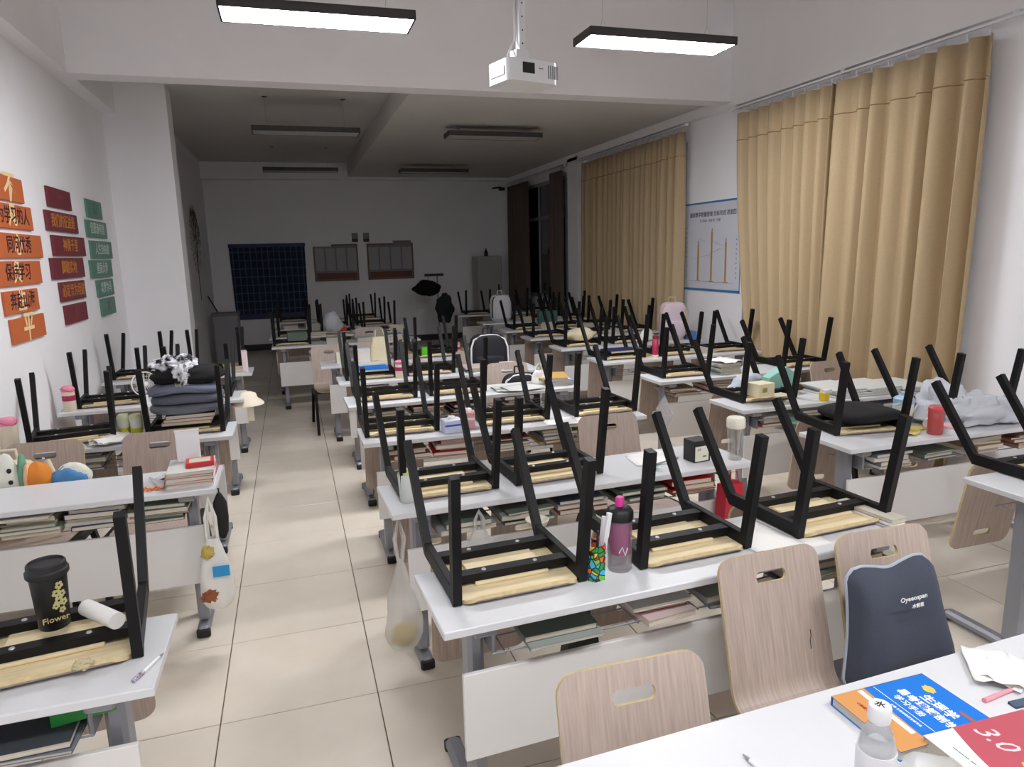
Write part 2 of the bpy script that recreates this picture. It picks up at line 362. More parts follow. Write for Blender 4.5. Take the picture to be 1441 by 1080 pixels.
# ================================================================ CHAIRS
def chair_sheet(Lb=.41):
    """rows along the bent plywood sheet: (y, z, normal_y, normal_z, half width)"""
    rows = []; hw = .187; rc = .045
    for k in range(5):
        a = PI/2*k/4; q = 1-k/4; rows.append((-.215+rc*(1-math.cos(a)), -.018*q**1.7, -.45*q, math.sqrt(1-(.45*q)**2), hw-rc+rc*math.sin(a)))
    for y in (-.08, .02, .13): rows.append((y, 0, 0, 1, hw))
    R = .07; th = math.radians(80)
    for k in range(1, 7):
        a = th*k/6; rows.append((.13+R*math.sin(a), R*(1-math.cos(a)), -math.sin(a), math.cos(a), hw))
    y0, z0 = rows[-1][0], rows[-1][1]; d = (math.cos(th), math.sin(th)); n = (-math.sin(th), math.cos(th))
    ss = [.10, .22, Lb-.092, Lb-.087, Lb-.075, Lb-.063, Lb-.058] + [Lb-.05+.05*math.sin(PI/2*k/5) for k in range(6)]
    for i, s in enumerate(ss):
        k = i-7; wdt = hw-.004*s/Lb
        if k >= 0: wdt = wdt-.05+.05*math.cos(PI/2*k/5)
        rows.append((y0+d[0]*s, z0+d[1]*s, n[0], n[1], max(wdt, .12)))
    return rows
CUT = 10        # row where the seat ends and the backrest begins
def sheet_part(rows, T, hole=None, under=1):
    us = [-1, -.6, -.24, 0, .24, .6, 1]; t = .011; W = len(us)
    mb = MB(); top = []; bot = []
    for j, (y, z, ny, nz, hw) in enumerate(rows):
        for i, u in enumerate(us):
            x = u*hw
            if hole is not None and hole < j < hole+4 and abs(abs(u)-.24) < 1e-6: x *= (1.15, 1.24, 1.15)[j-hole-1]
            top.append((x, y, z)); bot.append((x, y-ny*t, z-nz*t))
    n = len(top); faces = []
    for j in range(len(rows)-1):
        for i in range(W-1):
            if hole is not None and hole <= j < hole+4 and i in (2, 3): continue
            faces.append((j*W+i, j*W+i+1, (j+1)*W+i+1, (j+1)*W+i))
    edges = {}
    for f in faces:
        for a, b in zip(f, f[1:]+f[:1]): edges[(a, b)] = 1
    rim = [(b, a, a+n, b+n) for (a, b) in edges if (b, a) not in edges]
    mb.add(top+bot, faces, 0, T); base = 0
    mb.f += [tuple(reversed([i+n for i in f])) for f in faces]; mb.m += [under]*len(faces)
    mb.f += rim; mb.m += [2]*len(rim)
    return mb
def make_chair(inv):
    if inv: T = Matrix.Rotation(PI, 4, 'Y')
    else:
        a = math.atan2(.06, .645); T = Matrix.Translation((0, 0, .423)) @ Matrix.Rotation(-a, 4, 'X')
    c = thing('student_chair', '', 'chair')
    rows = chair_sheet(.41 if inv else .385); dz = 0 if inv else .040
    hole = len(rows)-11-CUT
    sheet_part(rows[:CUT+1], T, None, 1).build('seat', [M_taupe, M_pale, M_ply], c, 40)
    sheet_part(rows[CUT:], T, hole, 0).build('backrest', [M_taupe, M_pale, M_ply], c, 40)
    MB().box((0, -.02, -.017), (.24, .19, .010), T=T, ch=.002).build('seat_batten', M_pale, c)
    for y in (-.085, .075):
        b = MB().box((0, y, -.034), (.376, .040, .026), T=T).build('crossbar', M_black, c)
        for x in (-.085, .085):
            MB().tube([(x, y, -.0465), (x, y, -.050)], [.008, .006], 8, T=T).build('screw', M_steel, b)
    for s in (-1, 1):
        x = s*.2
        MB().box((x, -.005, -.028), (.024, .37, .050), T=T, ch=.002).build('side_rail', M_black, c)
        MB().bar((x, -.178, -.004), (x+s*.006, -.235, -.405-dz), .027, .034, T=T).build('leg', M_black, c)
        MB().bar((x, .165, -.020), (x+s*.006, .405, -.345-dz), .027, .034, T=T).build('leg', M_black, c)
    return c
CH_INV = make_chair(True); CH_UP = make_chair(False)
used = set()
def put_chair(proto, loc, rz, label, group, rx=0):
    if proto.name not in used:
        used.add(proto.name); o = proto; o.location = loc; o.rotation_euler = (0, 0, rz); o['label'] = label; o['group'] = group
    else: o = dup(proto, loc, rz, label, group)
    return o
def on_desk(key, lx, ly, z=0):
    x, y, L, r = DESKS[key]; c, s = math.cos(r), math.sin(r)
    return (x+lx*c-ly*s, y+lx*s+ly*c, DH+z)
COLN = {'M': 'middle column', 'R': 'window-side column', 'L': 'left wall column', 'N': 'unlit back block'}
def seatname(k, n): return ['left', 'middle', 'right'][k] if n == 3 else ['left', 'right'][k]
def inv_chair(key, cx, k, n, rot=0, label=None, dy=0):
    row = int(key[1:]); od = ORD[row-1] if key[0] == 'M' else ORD[row]
    if od == 'front': od = 'nearest'
    x, y, L, r = DESKS[key]
    lab = label or 'upturned chair, %s seat of the %s desk, %s' % (seatname(k, n), od, COLN[key[0]])
    p = on_desk(key, cx-x, .338+dy, .0015)
    return put_chair(CH_INV, p, r+rot, lab, 'upturned chairs on the desks')
def up_chair(loc, rz, label): return put_chair(CH_UP, loc, rz, label, 'chairs standing on the floor')
inv_chair('M1', .985, 0, 3, label='upturned chair on nearest middle desk, left of the colourful pen cup')
inv_chair('M1', 1.60, 1, 3, label='upturned chair on the nearest middle desk, right of the magenta bottle')
inv_chair('M1', 2.215, 2, 3, .02, label='upturned chair at right end of nearest middle desk, behind grey cushion')
inv_chair('M2', .975, 0, 3); inv_chair('M2', 1.475, 1, 3, .02)
inv_chair('M3', .935, 0, 3); inv_chair('M3', 1.615, 1, 3)
inv_chair('M3', 2.20, 2, 3, .02)
inv_chair('M4', .985, 0, 3); inv_chair('M4', 1.50, 1, 3)
inv_chair('M5', .975, 0, 3); inv_chair('M5', 1.47, 1, 3)
inv_chair('M6', 1.72, 1, 3); 
inv_chair('R0', 3.50, 0, 2, label='upturned chair cut by right photo edge on nearest window-side desk')
inv_chair('R1', 3.325, 0, 2, -.12, dy=.08, label='upturned chair with a black cushion on it on the second window-side desk')
inv_chair('R1', 4.05, 1, 2, -.06, dy=.06, label='upturned chair behind the pile of grey clothes on the second window-side desk')
inv_chair('R2', 3.345, 0, 3, dy=.05, label='upturned chair with a cream box in it on the third window-side desk')
inv_chair('R3', 3.335, 0, 3); inv_chair('R3', 4.46, 2, 3)
for r in (4, 5, 6):
    for k, x in enumerate((3.33, 3.88, 4.43)):
        if (r, k) == (5, 2): continue
        inv_chair('R%d' % r, x+.02*((k*7+r*3) % 3-1), k, 3, .03*((k+r) % 3-1))
for r in (7, 8, 9):
    for k, x in enumerate((3.36, 3.92, 4.42)):
        if (r, k) in ((8, 0), (9, 1)): continue
        inv_chair('R%d' % r, x, k, 3, .02*((k+r) % 3-1))
inv_chair('L0', -.285, 1, 2, .13, label='upturned chair holding the black tumbler on the nearest left desk')
inv_chair('L2', -.885, 0, 2, .2); inv_chair('L2', -.26, 1, 2, label='upturned chair stacked with books and grey cushions on the third left desk')
inv_chair('L3', -.91, 0, 2, .1); inv_chair('L3', -.30, 1, 2)
inv_chair('L4', -.93, 0, 2); inv_chair('L4', -.30, 1, 2)
inv_chair('N0', .36, 0, 3)
inv_chair('N1', .40, 0, 3); inv_chair('N1', .95, 1, 3); inv_chair('N1', 1.50, 2, 3)
inv_chair('N2', .95, 1, 3); inv_chair('N2', 1.5, 2, 3); inv_chair('N3', .4, 0, 3); inv_chair('N3', 1.5, 2, 3)
# chairs standing on the floor
up_chair((1.055, -1.64, 0), -.02, 'standing chair tucked under nearest desk, only upper backrest showing')
c2 = up_chair((1.735, -1.25, 0), .03, 'standing empty chair just left of the chair with the grey cushion')
MB().tube([(.055, .172, .63), (.058, .170, .61), (.054, .168, .60), (.058, .166, .57)], .0015, 4).build('scratch_mark', M_capb, c2)
up_chair((2.17, -1.235, 0), -.02, 'standing chair holding the grey back cushion behind the nearest desk')
up_chair((-.92, 1.23, 0), 0, 'standing chair behind the second left desk with a cream backpack over its backrest')
up_chair((-.37, 1.23, 0), 0, 'standing chair behind the second left desk, below the stack of grey cushions')
up_chair((2.06, .62, 0), 0, 'standing chair behind the second middle desk, right of its upturned chairs')
up_chair((2.10, 2.72, 0), 0, 'standing chair with a black bag on its seat behind the fourth middle desk')
up_chair((.74, 4.72, 0), .05, 'standing chair at the left end of the last lit middle desk, facing the aisle')
up_chair((1.17, 4.74, 0), 0, 'standing chair behind the last lit middle desk, beside the cream tote bag')
up_chair((4.48, 1.62, 0), 0, 'standing chair behind the newspapers on the third window-side desk')
up_chair((1.35, 6.45, 0), .04, 'standing chair behind the first desk of the unlit back block')

# ================================================================ THINGS ON AND UNDER THE DESKS
M_red = mat('red_cover', (186, 40, 48), .5); M_navy = mat('navy_cover', (34, 40, 84), .5); M_blue = mat('blue_cover', (0, 112, 206), .55)
M_clear = mat('clear_plastic', (240, 242, 242), .08, trans=.9, spec=.4)
M_bag = mat('translucent_film', (244, 244, 242), .3, trans=.55, alpha=.55)
M_wbag = mat('white_film', (240, 238, 232), .45, alpha=.92)
COVERS = [mat('cover_%d' % i, c, .55) for i, c in enumerate([(92, 104, 96), (150, 156, 150), (196, 190, 176), (126, 58, 56), (70, 84, 110), (176, 160, 120), (120, 136, 118), (206, 204, 200), (60, 64, 72), (150, 120, 96), (200, 180, 176), (108, 116, 128)])]
def book(loc, rz, wd, dp, h, m, label, group=None, pages=None, name='book', tilt=0):
    t = thing(name, label, 'book', loc, rz, group); t.rotation_euler.y = tilt
    c = .0012
    MB().box((0, 0, h/2), (wd-.006, dp-.006, h-2*c)).build('pages', pages or M_paper2, t)
    MB().box((0, 0, c/2), (wd, dp, c)).box((0, 0, h-c/2), (wd, dp, c)).box((-wd/2+c/2, 0, h/2), (c, dp, h)).build('cover', m, t)
    return t
def sheet(loc, rz, wd, dp, label, group=None, m=None, curl=0, name='paper_sheet', seed=0):
    mb = MB()
    def f(u, v): return ((u-.5)*wd, (v-.5)*dp, .0012+curl*abs(noise.noise(Vector((u*2.1, v*2.3, seed))))+curl*.8*(max(0, abs(u-.5)-.3))*2)
    mb.grid(f, 6, 6)
    o = mb.build(name, m or M_paper, None, 60); md = o.modifiers.new('t', 'SOLIDIFY'); md.thickness = .0008
    o.location = loc; o.rotation_euler.z = rz; return tag(o, label, 'paper', group)
def rack_books(key, piles, desk_label, seed):
    rnd = random.Random(seed); x, y, L, r = DESKS[key]
    for cx, n, kind in piles:
        z = .617-DH
        for k in range(n):
            h = rnd.uniform(.008, .024)
            if z+h > -.033: break
            wd = rnd.uniform(.18, .25); dp = rnd.uniform(.23, .27)
            m = rnd.choice(COVERS) if kind is None else kind[k % len(kind)]
            pi = ['first', 'second', 'third', 'fourth', 'fifth'][[q[0] for q in piles].index(cx)]
            book(on_desk(key, cx-x+rnd.uniform(-.015, .015), .205+rnd.uniform(-.05, .0), z), r+rnd.uniform(-.08, .08), wd, dp, h, m, '%s book of the %s pile from the left under the %s' % (['bottom', 'second', 'third', 'fourth', 'fifth', 'sixth'][k], pi, desk_label), 'books in the rack under the '+desk_label)
            z += h+.0008
rack_books('M1', [(1.10, 2, [COVERS[1], COVERS[0]]), (1.43, 3, [COVERS[10], M_red, COVERS[7]]), (1.70, 2, [COVERS[11], COVERS[1]]), (2.02, 4, None), (2.24, 3, None)], 'nearest middle desk', 1)
rack_books('M2', [(1.02, 2, None), (1.28, 4, [COVERS[0], COVERS[8], COVERS[1]]), (1.55, 3, [COVERS[3], COVERS[10], COVERS[4]]), (1.85, 4, [COVERS[6], COVERS[0]]), (2.12, 4, [COVERS[9], M_red])], 'second middle desk', 2)
rack_books('M3', [(.95, 4, None), (1.22, 5, [COVERS[10], M_red, COVERS[3]]), (1.55, 5, None), (1.85, 6, None), (2.15, 5, None)], 'third middle desk', 3)
rack_books('M4', [(.95, 5, None), (1.25, 5, None), (1.55, 6, None), (1.95, 6, None)], 'fourth middle desk', 4)
rack_books('M5', [(.95, 5, None), (1.3, 5, None), (1.7, 4, None)], 'fifth middle desk', 5)
rack_books('L0', [(-.55, 4, [COVERS[3], M_red]), (-.30, 2, [COVERS[11], COVERS[8]])], 'nearest left desk', 6)
rack_books('L1', [(-1.0, 5, None), (-.75, 6, [COVERS[5], COVERS[6], COVERS[2]]), (-.5, 5, [M_navy, COVERS[7], COVERS[2]]), (-.25, 5, [COVERS[0], COVERS[6], COVERS[9]])], 'second left desk', 7)
rack_books('L2', [(-.8, 5, None), (-.5, 4, None)], 'third left desk', 8)
rack_books('R1', [(3.28, 4, [COVERS[7], COVERS[11]]), (3.62, 3, None), (3.95, 5, [COVERS[2], COVERS[9], COVERS[5]]), (4.25, 5, [COVERS[9], COVERS[3]])], 'second window-side desk', 9)
rack_books('R2', [(3.3, 4, None), (3.6, 5, None), (3.9, 5, None), (4.25, 4, None)], 'third window-side desk', 10)
rack_books('R3', [(3.28, 4, [COVERS[10], COVERS[9]]), (3.6, 5, [COVERS[10], COVERS[3]]), (3.95, 5, None)], 'fourth window-side desk', 11)

# ---------------------------------------------------------------- nearest desk (lower right)
M_ink = mat('white_print', (244, 244, 244), .6); M_inkb = mat('black_print', (24, 22, 24), .6); M_inky = mat('yellow_print', (232, 190, 84), .6)
b = book((1.588, -1.612, DH), -PI/2, .188, .256, .022, M_blue, 'blue textbook with orange lower band on the nearest desk')
def flat(parent, name, poly, z, m, h=.0006): return MB().prism(poly, z, z+h).build(name, m, parent)
M_or = mat('orange_cover_band', (206, 146, 84), .5)
flat(b, 'orange_band', [(-.094, -.128), (.094, -.128), (.094, -.052), (-.094, -.040)], .022, M_or)
flat(b, 'white_stripe', [(-.088, -.062), (.06, -.066), (.06, -.054), (-.088, -.050)], .0227, M_ink, .0004)
flat(b, 'thin_rule', [(-.09, -.016), (.094, -.016), (.094, -.0148), (-.09, -.0148)], .022, M_ink)
flat(b, 'red_tab', [(.04, .082), (.088, .082), (.088, .092), (.04, .092)], .022, mat('brown_print', (150, 96, 92), .6))
flat(b, 'gold_emblem', [(-.042+.017*math.cos(a*.4)*(1 if a % 2 else .7), .092+.012*math.sin(a*.4)) for a in range(16)], .022, M_inky)
Z = Matrix.Translation
lettering(b, '生理学', .028, M_ink, Z((.012, .060, .0225)), .02, 'title')
lettering(b, '易考理解剖学', .024, M_ink, Z((.008, .030, .0225)), .025, 'title')
lettering(b, '学习手册', .019, M_ink, Z((-.012, .004, .0225)), .01, 'title')
lettering(b, '主编 生理学教研室编写组', .007, M_ink, Z((.01, -.028, .0225)), 0, 'small_print')
lettering(b, '口腔医学', .008, M_red, Z((-.04, -.092, .0228)), 0, 'small_print')
r = book((1.655, -1.792, DH), -PI/2-.03, .19, .26, .034, mat('white_book_cover', (236, 232, 228), .5), 'red and white textbook at the right edge of the nearest desk')
M_pink = mat('faded_red_cover', (180, 80, 92), .5)
flat(r, 'red_field', [(-.095, .13), (-.095, -.055)] + [(-.095+.19*k/10, -.055-.035*math.sin(PI*k/10*.6)) for k in range(1, 11)] + [(.095, .13)], .034, M_pink)
lettering(r, '3.0', .060, mat('pale_pink_print', (246, 206, 206), .6), Z((-.045, -.006, .0347)), .0, 'title', shear=.3)
lettering(r, '00', .060, M_inky, Z((.045, -.006, .0347)), .0, 'title', shear=.3)
lettering(r, '口图', .022, M_ink, Z((.02, .030, .0347)), .01, 'title')
lettering(r, '一一一 一 一一', .012, M_inkb, Z((-.01, -.105, .0345)), 0, 'small_print')
book((1.71, -1.83, DH+.0355), -PI/2-.05, .02, .10, .006, mat('slate_cover', (70, 88, 110), .5), 'thin slate blue strip lying above the red textbook', name='ruler').location = (1.875, -1.655, DH)
for k, (x, y, a) in enumerate([(1.93, -1.56, .35), (1.99, -1.60, -.2), (1.90, -1.545, .9)]):
    sheet((x, y, DH+.001+.003*k), a, .15, .10, ['lowest', 'rightmost', 'uppermost'][k]+' crumpled white paper slip at the right edge of the nearest desk', 'white paper slips', curl=.02, seed=k)
def pen(loc, a, m, label, L=.14, m2=None):
    t = thing('pen', label, 'pen', loc, a)
    MB().tube([(-L/2, 0, .005), (L/2-.02, 0, .005)], .0048, 10).build('barrel', m, t)
    MB().tube([(L/2-.02, 0, .005), (L/2, 0, .005)], [.0046, .001], 10).build('tip', M_grey, t)
    MB().tube([(-L/2-.004, 0, .005), (-L/2+.035, 0, .005)], .0056, 10).build('cap', m2 or m, t); return t
pen((1.855, -1.615, DH), .1, mat('pink_plastic', (222, 150, 160), .4), 'pink pen beside the white paper slips')
pen((1.19, -1.66, DH), 1.7, M_plw, 'white pen with a red cap at the bottom edge of the nearest desk', m2=M_red)
t = thing('drink_bottle', 'clear drink bottle with a white cap on the nearest desk', 'bottle', (1.33, -1.770, DH-.006))
MB().lathe([(.028, 0), (.033, .004), (.033, .11), (.031, .13), (.024, .155), (.015, .172), (.014, .185)], 24).build('body', M_clear, t, 50)
MB().lathe([(.0335, .025), (.0338, .03), (.0338, .115), (.0335, .12)], 24).build('label_sleeve', mat('milky_label', (236, 236, 240), .4, alpha=.85), t, 50)
cp = MB().lathe([(.0185, .176), (.0195, .18), (.0195, .203), (.018, .206), (0.0001, .206)], 24).build('cap', M_plw, t, 40)
lettering(cp, '水', .018, M_inkb, Z((0, 0, .2062)) @ rz_(-1), .02)
lettering(t, '口小', .022, M_inkb, TR((0, 0, .085)) @ rz_(-.15) @ Matrix.Translation((0, -.0342, 0)) @ Matrix.Rotation(PI/2, 4, 'X'), .01)
t = thing('plastic_bag', 'clear plastic packet with a lime green label behind the drink bottle', 'bag', (1.475, -1.79, DH))
blob(MB(), (0, 0, .02), (.075, .07, .022), 4, .2, flat=0).build('film', M_bag, t, 60)
MB().box((-.01, -.03, .036), (.07, .05, .002)).build('label', mat('lime_print', (220, 238, 150), .5), t)

# ---------------------------------------------------------------- grey back cushion on the chair
t = thing('back_cushion', 'dark grey ergonomic back cushion leaning on the right front chair', 'cushion', (2.08, -1.125, .445), -.04)
def cush(u, v, front=True):
    x = (u-.5)*2; hw = .155+.050*(1-v)**1.3-.012*math.sin(PI*v)
    if v < .12: hw -= .03*(1-v/.12)**2
    if v > .9: hw -= .028*((v-.9)/.1)**2
    zt = .352+.012*(abs(x)**1.5)-.012*math.exp(-(x/.4)**2)-.03*max(0, abs(x)-.75)
    zb = .02*(1-abs(x)**2)+.0
    e = (1-abs(x)**3.5)*(1-abs(2*v-1)**4); e = max(e, 0)**.55
    y = -e*(.062+.02*abs(x)**2+.03*(1-v)**2*1.2-.014*math.cos(PI*x)) if front else e*.03
    return (x*hw, y, zb+(zt-zb)*v)
mb = MB(); mb.grid(lambda u, v: cush(u, v), 28, 22); mb.grid(lambda u, v: cush(1-u, v, False), 28, 22)
TC = Matrix.Rotation(-.16, 4, 'X') @ Matrix.Rotation(-.05, 4, 'Y')
mb.build('cover', mat('slate_mesh_fabric', (68, 74, 88), .85, grain=.25, scale=400, bump=.08), t, 80, T=TC)
edge = [cush(k/28, 1) for k in range(29)] + [cush(1, 1-k/22) for k in range(1, 23)] + [cush(1-k/28, 0) for k in range(1, 29)] + [cush(0, k/22) for k in range(1, 22)]
MB().tube(edge, .005, 6, closed=True).build('piping', mat('pale_grey_piping', (176, 184, 194), .7), t, 60, T=TC)
TF = TC @ Z((-.005, -.100, .275)) @ Matrix.Rotation(PI/2+.12, 4, 'X')
lettering(t, 'Oyeeospan', .021, M_ink, TF, .01, 'logo'); lettering(t, '木哲思', .014, M_ink, TC @ Z((.005, -.102, .251)) @ Matrix.Rotation(PI/2+.12, 4, 'X'), .02, 'logo')

# ---------------------------------------------------------------- nearest middle desk
p = on_desk('M1', 1.232-.71, .160); t = thing('pen_cup', 'hexagonal pen cup with colourful graffiti pattern on the nearest middle desk', 'pen cup', p, .2)
hexa = [(.040*math.cos(PI/3*k), .040*math.sin(PI/3*k)) for k in range(6)]; hexb = [(.034*math.cos(PI/3*k), .034*math.sin(PI/3*k)) for k in range(6)]
mb = MB(); mb.add([(x*.9, y*.9, 0) for x, y in hexa]+[(x, y, .115) for x, y in hexa]+[(x*.92, y*.92, .115) for x, y in hexa]+[(x*.8, y*.8, .006) for x, y in hexa],
   [(5, 4, 3, 2, 1, 0)]+[(k, (k+1) % 6, 6+(k+1) % 6, 6+k) for k in range(6)]+[(6+k, 6+(k+1) % 6, 12+(k+1) % 6, 12+k) for k in range(6)]+[(12+k, 12+(k+1) % 6, 18+(k+1) % 6, 18+k) for k in range(6)]+[(18, 19, 20, 21, 22, 23)])
mg = bpy.data.materials.new('graffiti_print'); mg.use_nodes = True; nt = mg.node_tree; bs = nt.nodes['Principled BSDF']; bs.inputs['Roughness'].default_value = .35
tc = nt.nodes.new('ShaderNodeTexCoord'); v1 = nt.nodes.new('ShaderNodeTexVoronoi'); v1.inputs['Scale'].default_value = 52; v2 = nt.nodes.new('ShaderNodeTexVoronoi'); v2.feature = 'DISTANCE_TO_EDGE'; v2.inputs['Scale'].default_value = 52
sp = nt.nodes.new('ShaderNodeSeparateColor'); rp = nt.nodes.new('ShaderNodeValToRGB'); rp.color_ramp.interpolation = 'CONSTANT'
cols = [(40, 150, 60), (230, 110, 40), (120, 190, 50), (30, 80, 190), (60, 180, 220), (220, 60, 40), (240, 200, 60)]
while len(rp.color_ramp.elements) < len(cols): rp.color_ramp.elements.new(.5)
for i, c in enumerate(cols): rp.color_ramp.elements[i].position = i/len(cols); rp.color_ramp.elements[i].color = (*lin(c), 1)
mx = nt.nodes.new('ShaderNodeMix'); mx.data_type = 'RGBA'; gt = nt.nodes.new('ShaderNodeMath'); gt.operation = 'GREATER_THAN'; gt.inputs[1].default_value = .09
for v in (v1, v2): nt.links.new(tc.outputs['Object'], v.inputs['Vector'])
nt.links.new(v1.outputs['Color'], sp.inputs[0]); nt.links.new(sp.outputs[0], rp.inputs[0]); nt.links.new(v2.outputs['Distance'], gt.inputs[0])
nt.links.new(gt.outputs[0], mx.inputs['Factor']); mx.inputs[6].default_value = (.01, .01, .012, 1); nt.links.new(rp.outputs[0], mx.inputs[7]); nt.links.new(mx.outputs[2], bs.inputs['Base Color'])
mb.build('cup', mg, t)
cupp = p
for k, (dx, dy, a, m, h, rr) in enumerate([(.016, .0, .18, M_plw, .20, .011), (.020, .010, .10, M_plw, .185, .009), (-.004, .012, -.05, mat('lilac_plastic', (196, 190, 214), .4), .17, .005), (-.018, .002, -.15, mat('coral_plastic', (232, 130, 110), .4), .15, .007), (-.015, -.012, -.1, mat('peach_plastic', (236, 180, 140), .4), .145, .006), (.0, -.012, .05, mat('dark_plastic', (40, 40, 60), .4), .15, .004)]):
    tt = thing('pen', ['white capped marker standing in the colourful pen cup', 'second white marker standing in the colourful pen cup', 'lilac pen standing in the colourful pen cup', 'coral pen standing in the colourful pen cup', 'peach pen standing in the colourful pen cup', 'dark pen standing in the colourful pen cup'][k], 'pen', (p[0]+dx, p[1]+dy, p[2]+.008), 0, 'pens in the graffiti cup'); tt.rotation_euler = (0, a, 0)
    MB().tube([(0, 0, 0), (0, 0, h*.62)], rr*.9, 8).build('barrel', m, tt); MB().tube([(0, 0, h*.62), (0, 0, h)], [rr, rr*.85], 8).build('cap', m, tt)
p = on_desk('M1', 1.335-.71, .185); t = thing('water_bottle', 'magenta tumbler bottle with black lid and pink spout beside the pen cup', 'bottle', p)
MB().lathe([(.036, 0), (.039, .004), (.039, .165), (.036, .172)], 24).build('shell', mat('smoky_clear', (226, 216, 222), .1, trans=.8, alpha=.55), t, 50)
MB().lathe([(.030, .055), (.032, .06), (.034, .165)], 24).build('inner_cup', mat('magenta_plastic', (158, 44, 116), .3), t, 50)
ld = MB().lathe([(.041, .168), (.043, .172), (.043, .195), (.036, .206), (.02, .212)], 24).build('lid', M_capb, t, 40)
MB().lathe([(.014, .208), (.014, .238), (.011, .242), (0.0001, .242)], 16).build('spout', mat('hot_pink_plastic', (220, 60, 150), .35), ld, 40)
MB().tube([(-.02, -.037, .07), (-.01, -.039, .09), (0, -.0395, .06), (.008, -.039, .085)], .0015, 5).build('logo', M_ink, t)
p = on_desk('M1', 1.99-.71, .22); sheet((p[0], p[1], p[2]), .05, .21, .30, 'white answer sheet between the second and third upturned chairs', 'papers on the nearest middle desk')
p = on_desk('M1', 1.90-.71, .20); sheet((p[0], p[1], p[2]+.002), .12, .20, .28, 'second white sheet beside the answer sheet on the nearest middle desk', 'papers on the nearest middle desk')
for k in range(3):
    p = on_desk('M1', 2.395-.71, .20, .0005+k*.012); book(p, .05+k*.04, .075, .24, .011, [COVERS[7], mat('white_book_cover', (236, 232, 228), .5), COVERS[2]][k], ['bottom', 'middle', 'top'][k]+' notebook of the small pile at the right end of the nearest middle desk', 'notebooks at the right end')
p = on_desk('M1', 1.86-.71, .10); 
t = thing('cloth_bag', 'black cloth bag hanging under the nearest middle desk', 'bag', (1.30, -.47, .42))
MB().prism([(-.05, 0), (.05, 0), (.085, -.22), (-.085, -.22)], -.03, .03).build('body', M_capb, t, T=Matrix.Rotation(PI/2, 4, 'X'))
MB().tube([(-.04, 0, 0), (-.02, 0, .13), (.02, 0, .13), (.04, 0, 0)], .006, 6).build('handle', M_capb, t)

# ---------------------------------------------------------------- second middle desk
def carton(loc, rz, wd, dp, h, m, label, name='box', parts=()):
    t = thing(name, label, 'box', loc, rz); MB().box((0, 0, h/2), (wd, dp, h), ch=.002).build('carton', m, t)
    for nm, c, d, mm in parts: MB().box(c, d).build(nm, mm, t)
    return t
p = on_desk('M2', 2.20-.70, .16)
c = carton(p, .12, .095, .085, .105, M_capb, 'small black box with a cream label at the right end of the second middle desk', parts=[('label', (-.004, -.0432, .042), (.078, .0014, .072), mat('cream_label', (226, 224, 206), .6))])
lettering(c, 'HT', .016, M_inkb, Z((-.02, -.0445, .062)) @ Matrix.Rotation(PI/2, 4, 'X')); lettering(c, '1000', .012, M_inkb, Z((.01, -.0445, .028)) @ Matrix.Rotation(PI/2, 4, 'X'))
for k, (x, y, a) in enumerate([(2.02, .33, .15), (1.99, .27, -.1)]): sheet((x, y, DH+.001+.002*k), a, .21, .15, ['white sheet on the second middle desk beside the black box', 'top white sheet on the second middle desk beside the black box'][k], 'loose sheets on the second desk')
pen((2.05, .22, DH), .35, M_grey, 'grey pen lying left of the small black box', .16)
carton((1.93, .14, DH), .3, .02, .05, .02, mat('green_eraser_sleeve', (60, 170, 130), .5), 'small green and white eraser on the second middle desk', 'eraser', [('rubber', (0, -.03, .01), (.018, .02, .018), M_plw)])
t = thing('water_bottle', 'tall clear tumbler with a cream lid at the right end of the second middle desk', 'bottle', (2.365, .14, DH))
MB().lathe([(.030, 0), (.033, .004), (.040, .15), (.040, .16)], 24).build('body', mat('clear_tumbler', (236, 236, 234), .08, trans=.85, alpha=.5), t, 50)
MB().lathe([(.042, .158), (.044, .162), (.044, .20), (.038, .208), (.0001, .208)], 24).build('lid', mat('cream_plastic', (232, 228, 212), .4), t, 40)
t = thing('snack_cup', 'pale cup with a green topping at the aisle end of the second middle desk', 'cup', (.785, .135, DH))
MB().lathe([(.028, 0), (.032, .003), (.038, .12), (.036, .122)], 20).build('cup', mat('pale_cup', (222, 228, 222), .35, alpha=.8), t, 50)
blob(MB(), (0, 0, .12), (.034, .034, .02), 3, .4, 3).build('topping', mat('pale_green', (190, 206, 140), .7), t, 60)
def hang_bag(name, label, loc, wd, dp, h, m, hook, seed=1, extra=None, top=.35):
    t = thing(name, label, 'bag', loc)
    def f(u, v):
        a = 2*PI*u; k = (top+(1-top)*math.sin(min(1, (1-v)*1.25)*PI/2))*(1-.35*max(0, .12-v)/.12); n = noise.noise(Vector((math.cos(a)*1.6, math.sin(a)*1.6+seed*3, v*3)))
        return (math.cos(a)*wd/2*k*(1+.25*n), math.sin(a)*dp/2*k*(1+.3*n), v*h)
    mb = MB(); mb.grid(f, 20, 12, closed_u=True); mb.f.append(tuple(range(19, -1, -1))); mb.m.append(0)
    mb.build('film', m, t, 60)
    for s in (-1, 1): MB().tube([(s*wd*top*.4, 0, h*.96), (s*wd*.15, .0, h+(hook-h)*.5), (0, 0, hook), (s*wd*.1, .01, h+(hook-h)*.4), (s*wd*top*.3, .01, h*.94)], [.008, .006, .004, .006, .008], 6).build('handle', m, t, 60)
    return t
t = hang_bag('plastic_bag', 'clear snack bag hanging at the aisle end of the second middle desk', (.735, .10, .12), .15, .09, .40, M_bag, .58, 2, top=.12)
blob(MB(), (0, 0, .06), (.05, .03, .05), 5, .4, 3).build('snack', mat('yellow_snack', (200, 176, 90), .6), t, 60)
hang_bag('plastic_bag', 'translucent white bag hanging under the second middle desk behind the first upturned chair', (1.06, .03, .47), .13, .06, .16, M_bag, .24, 7)
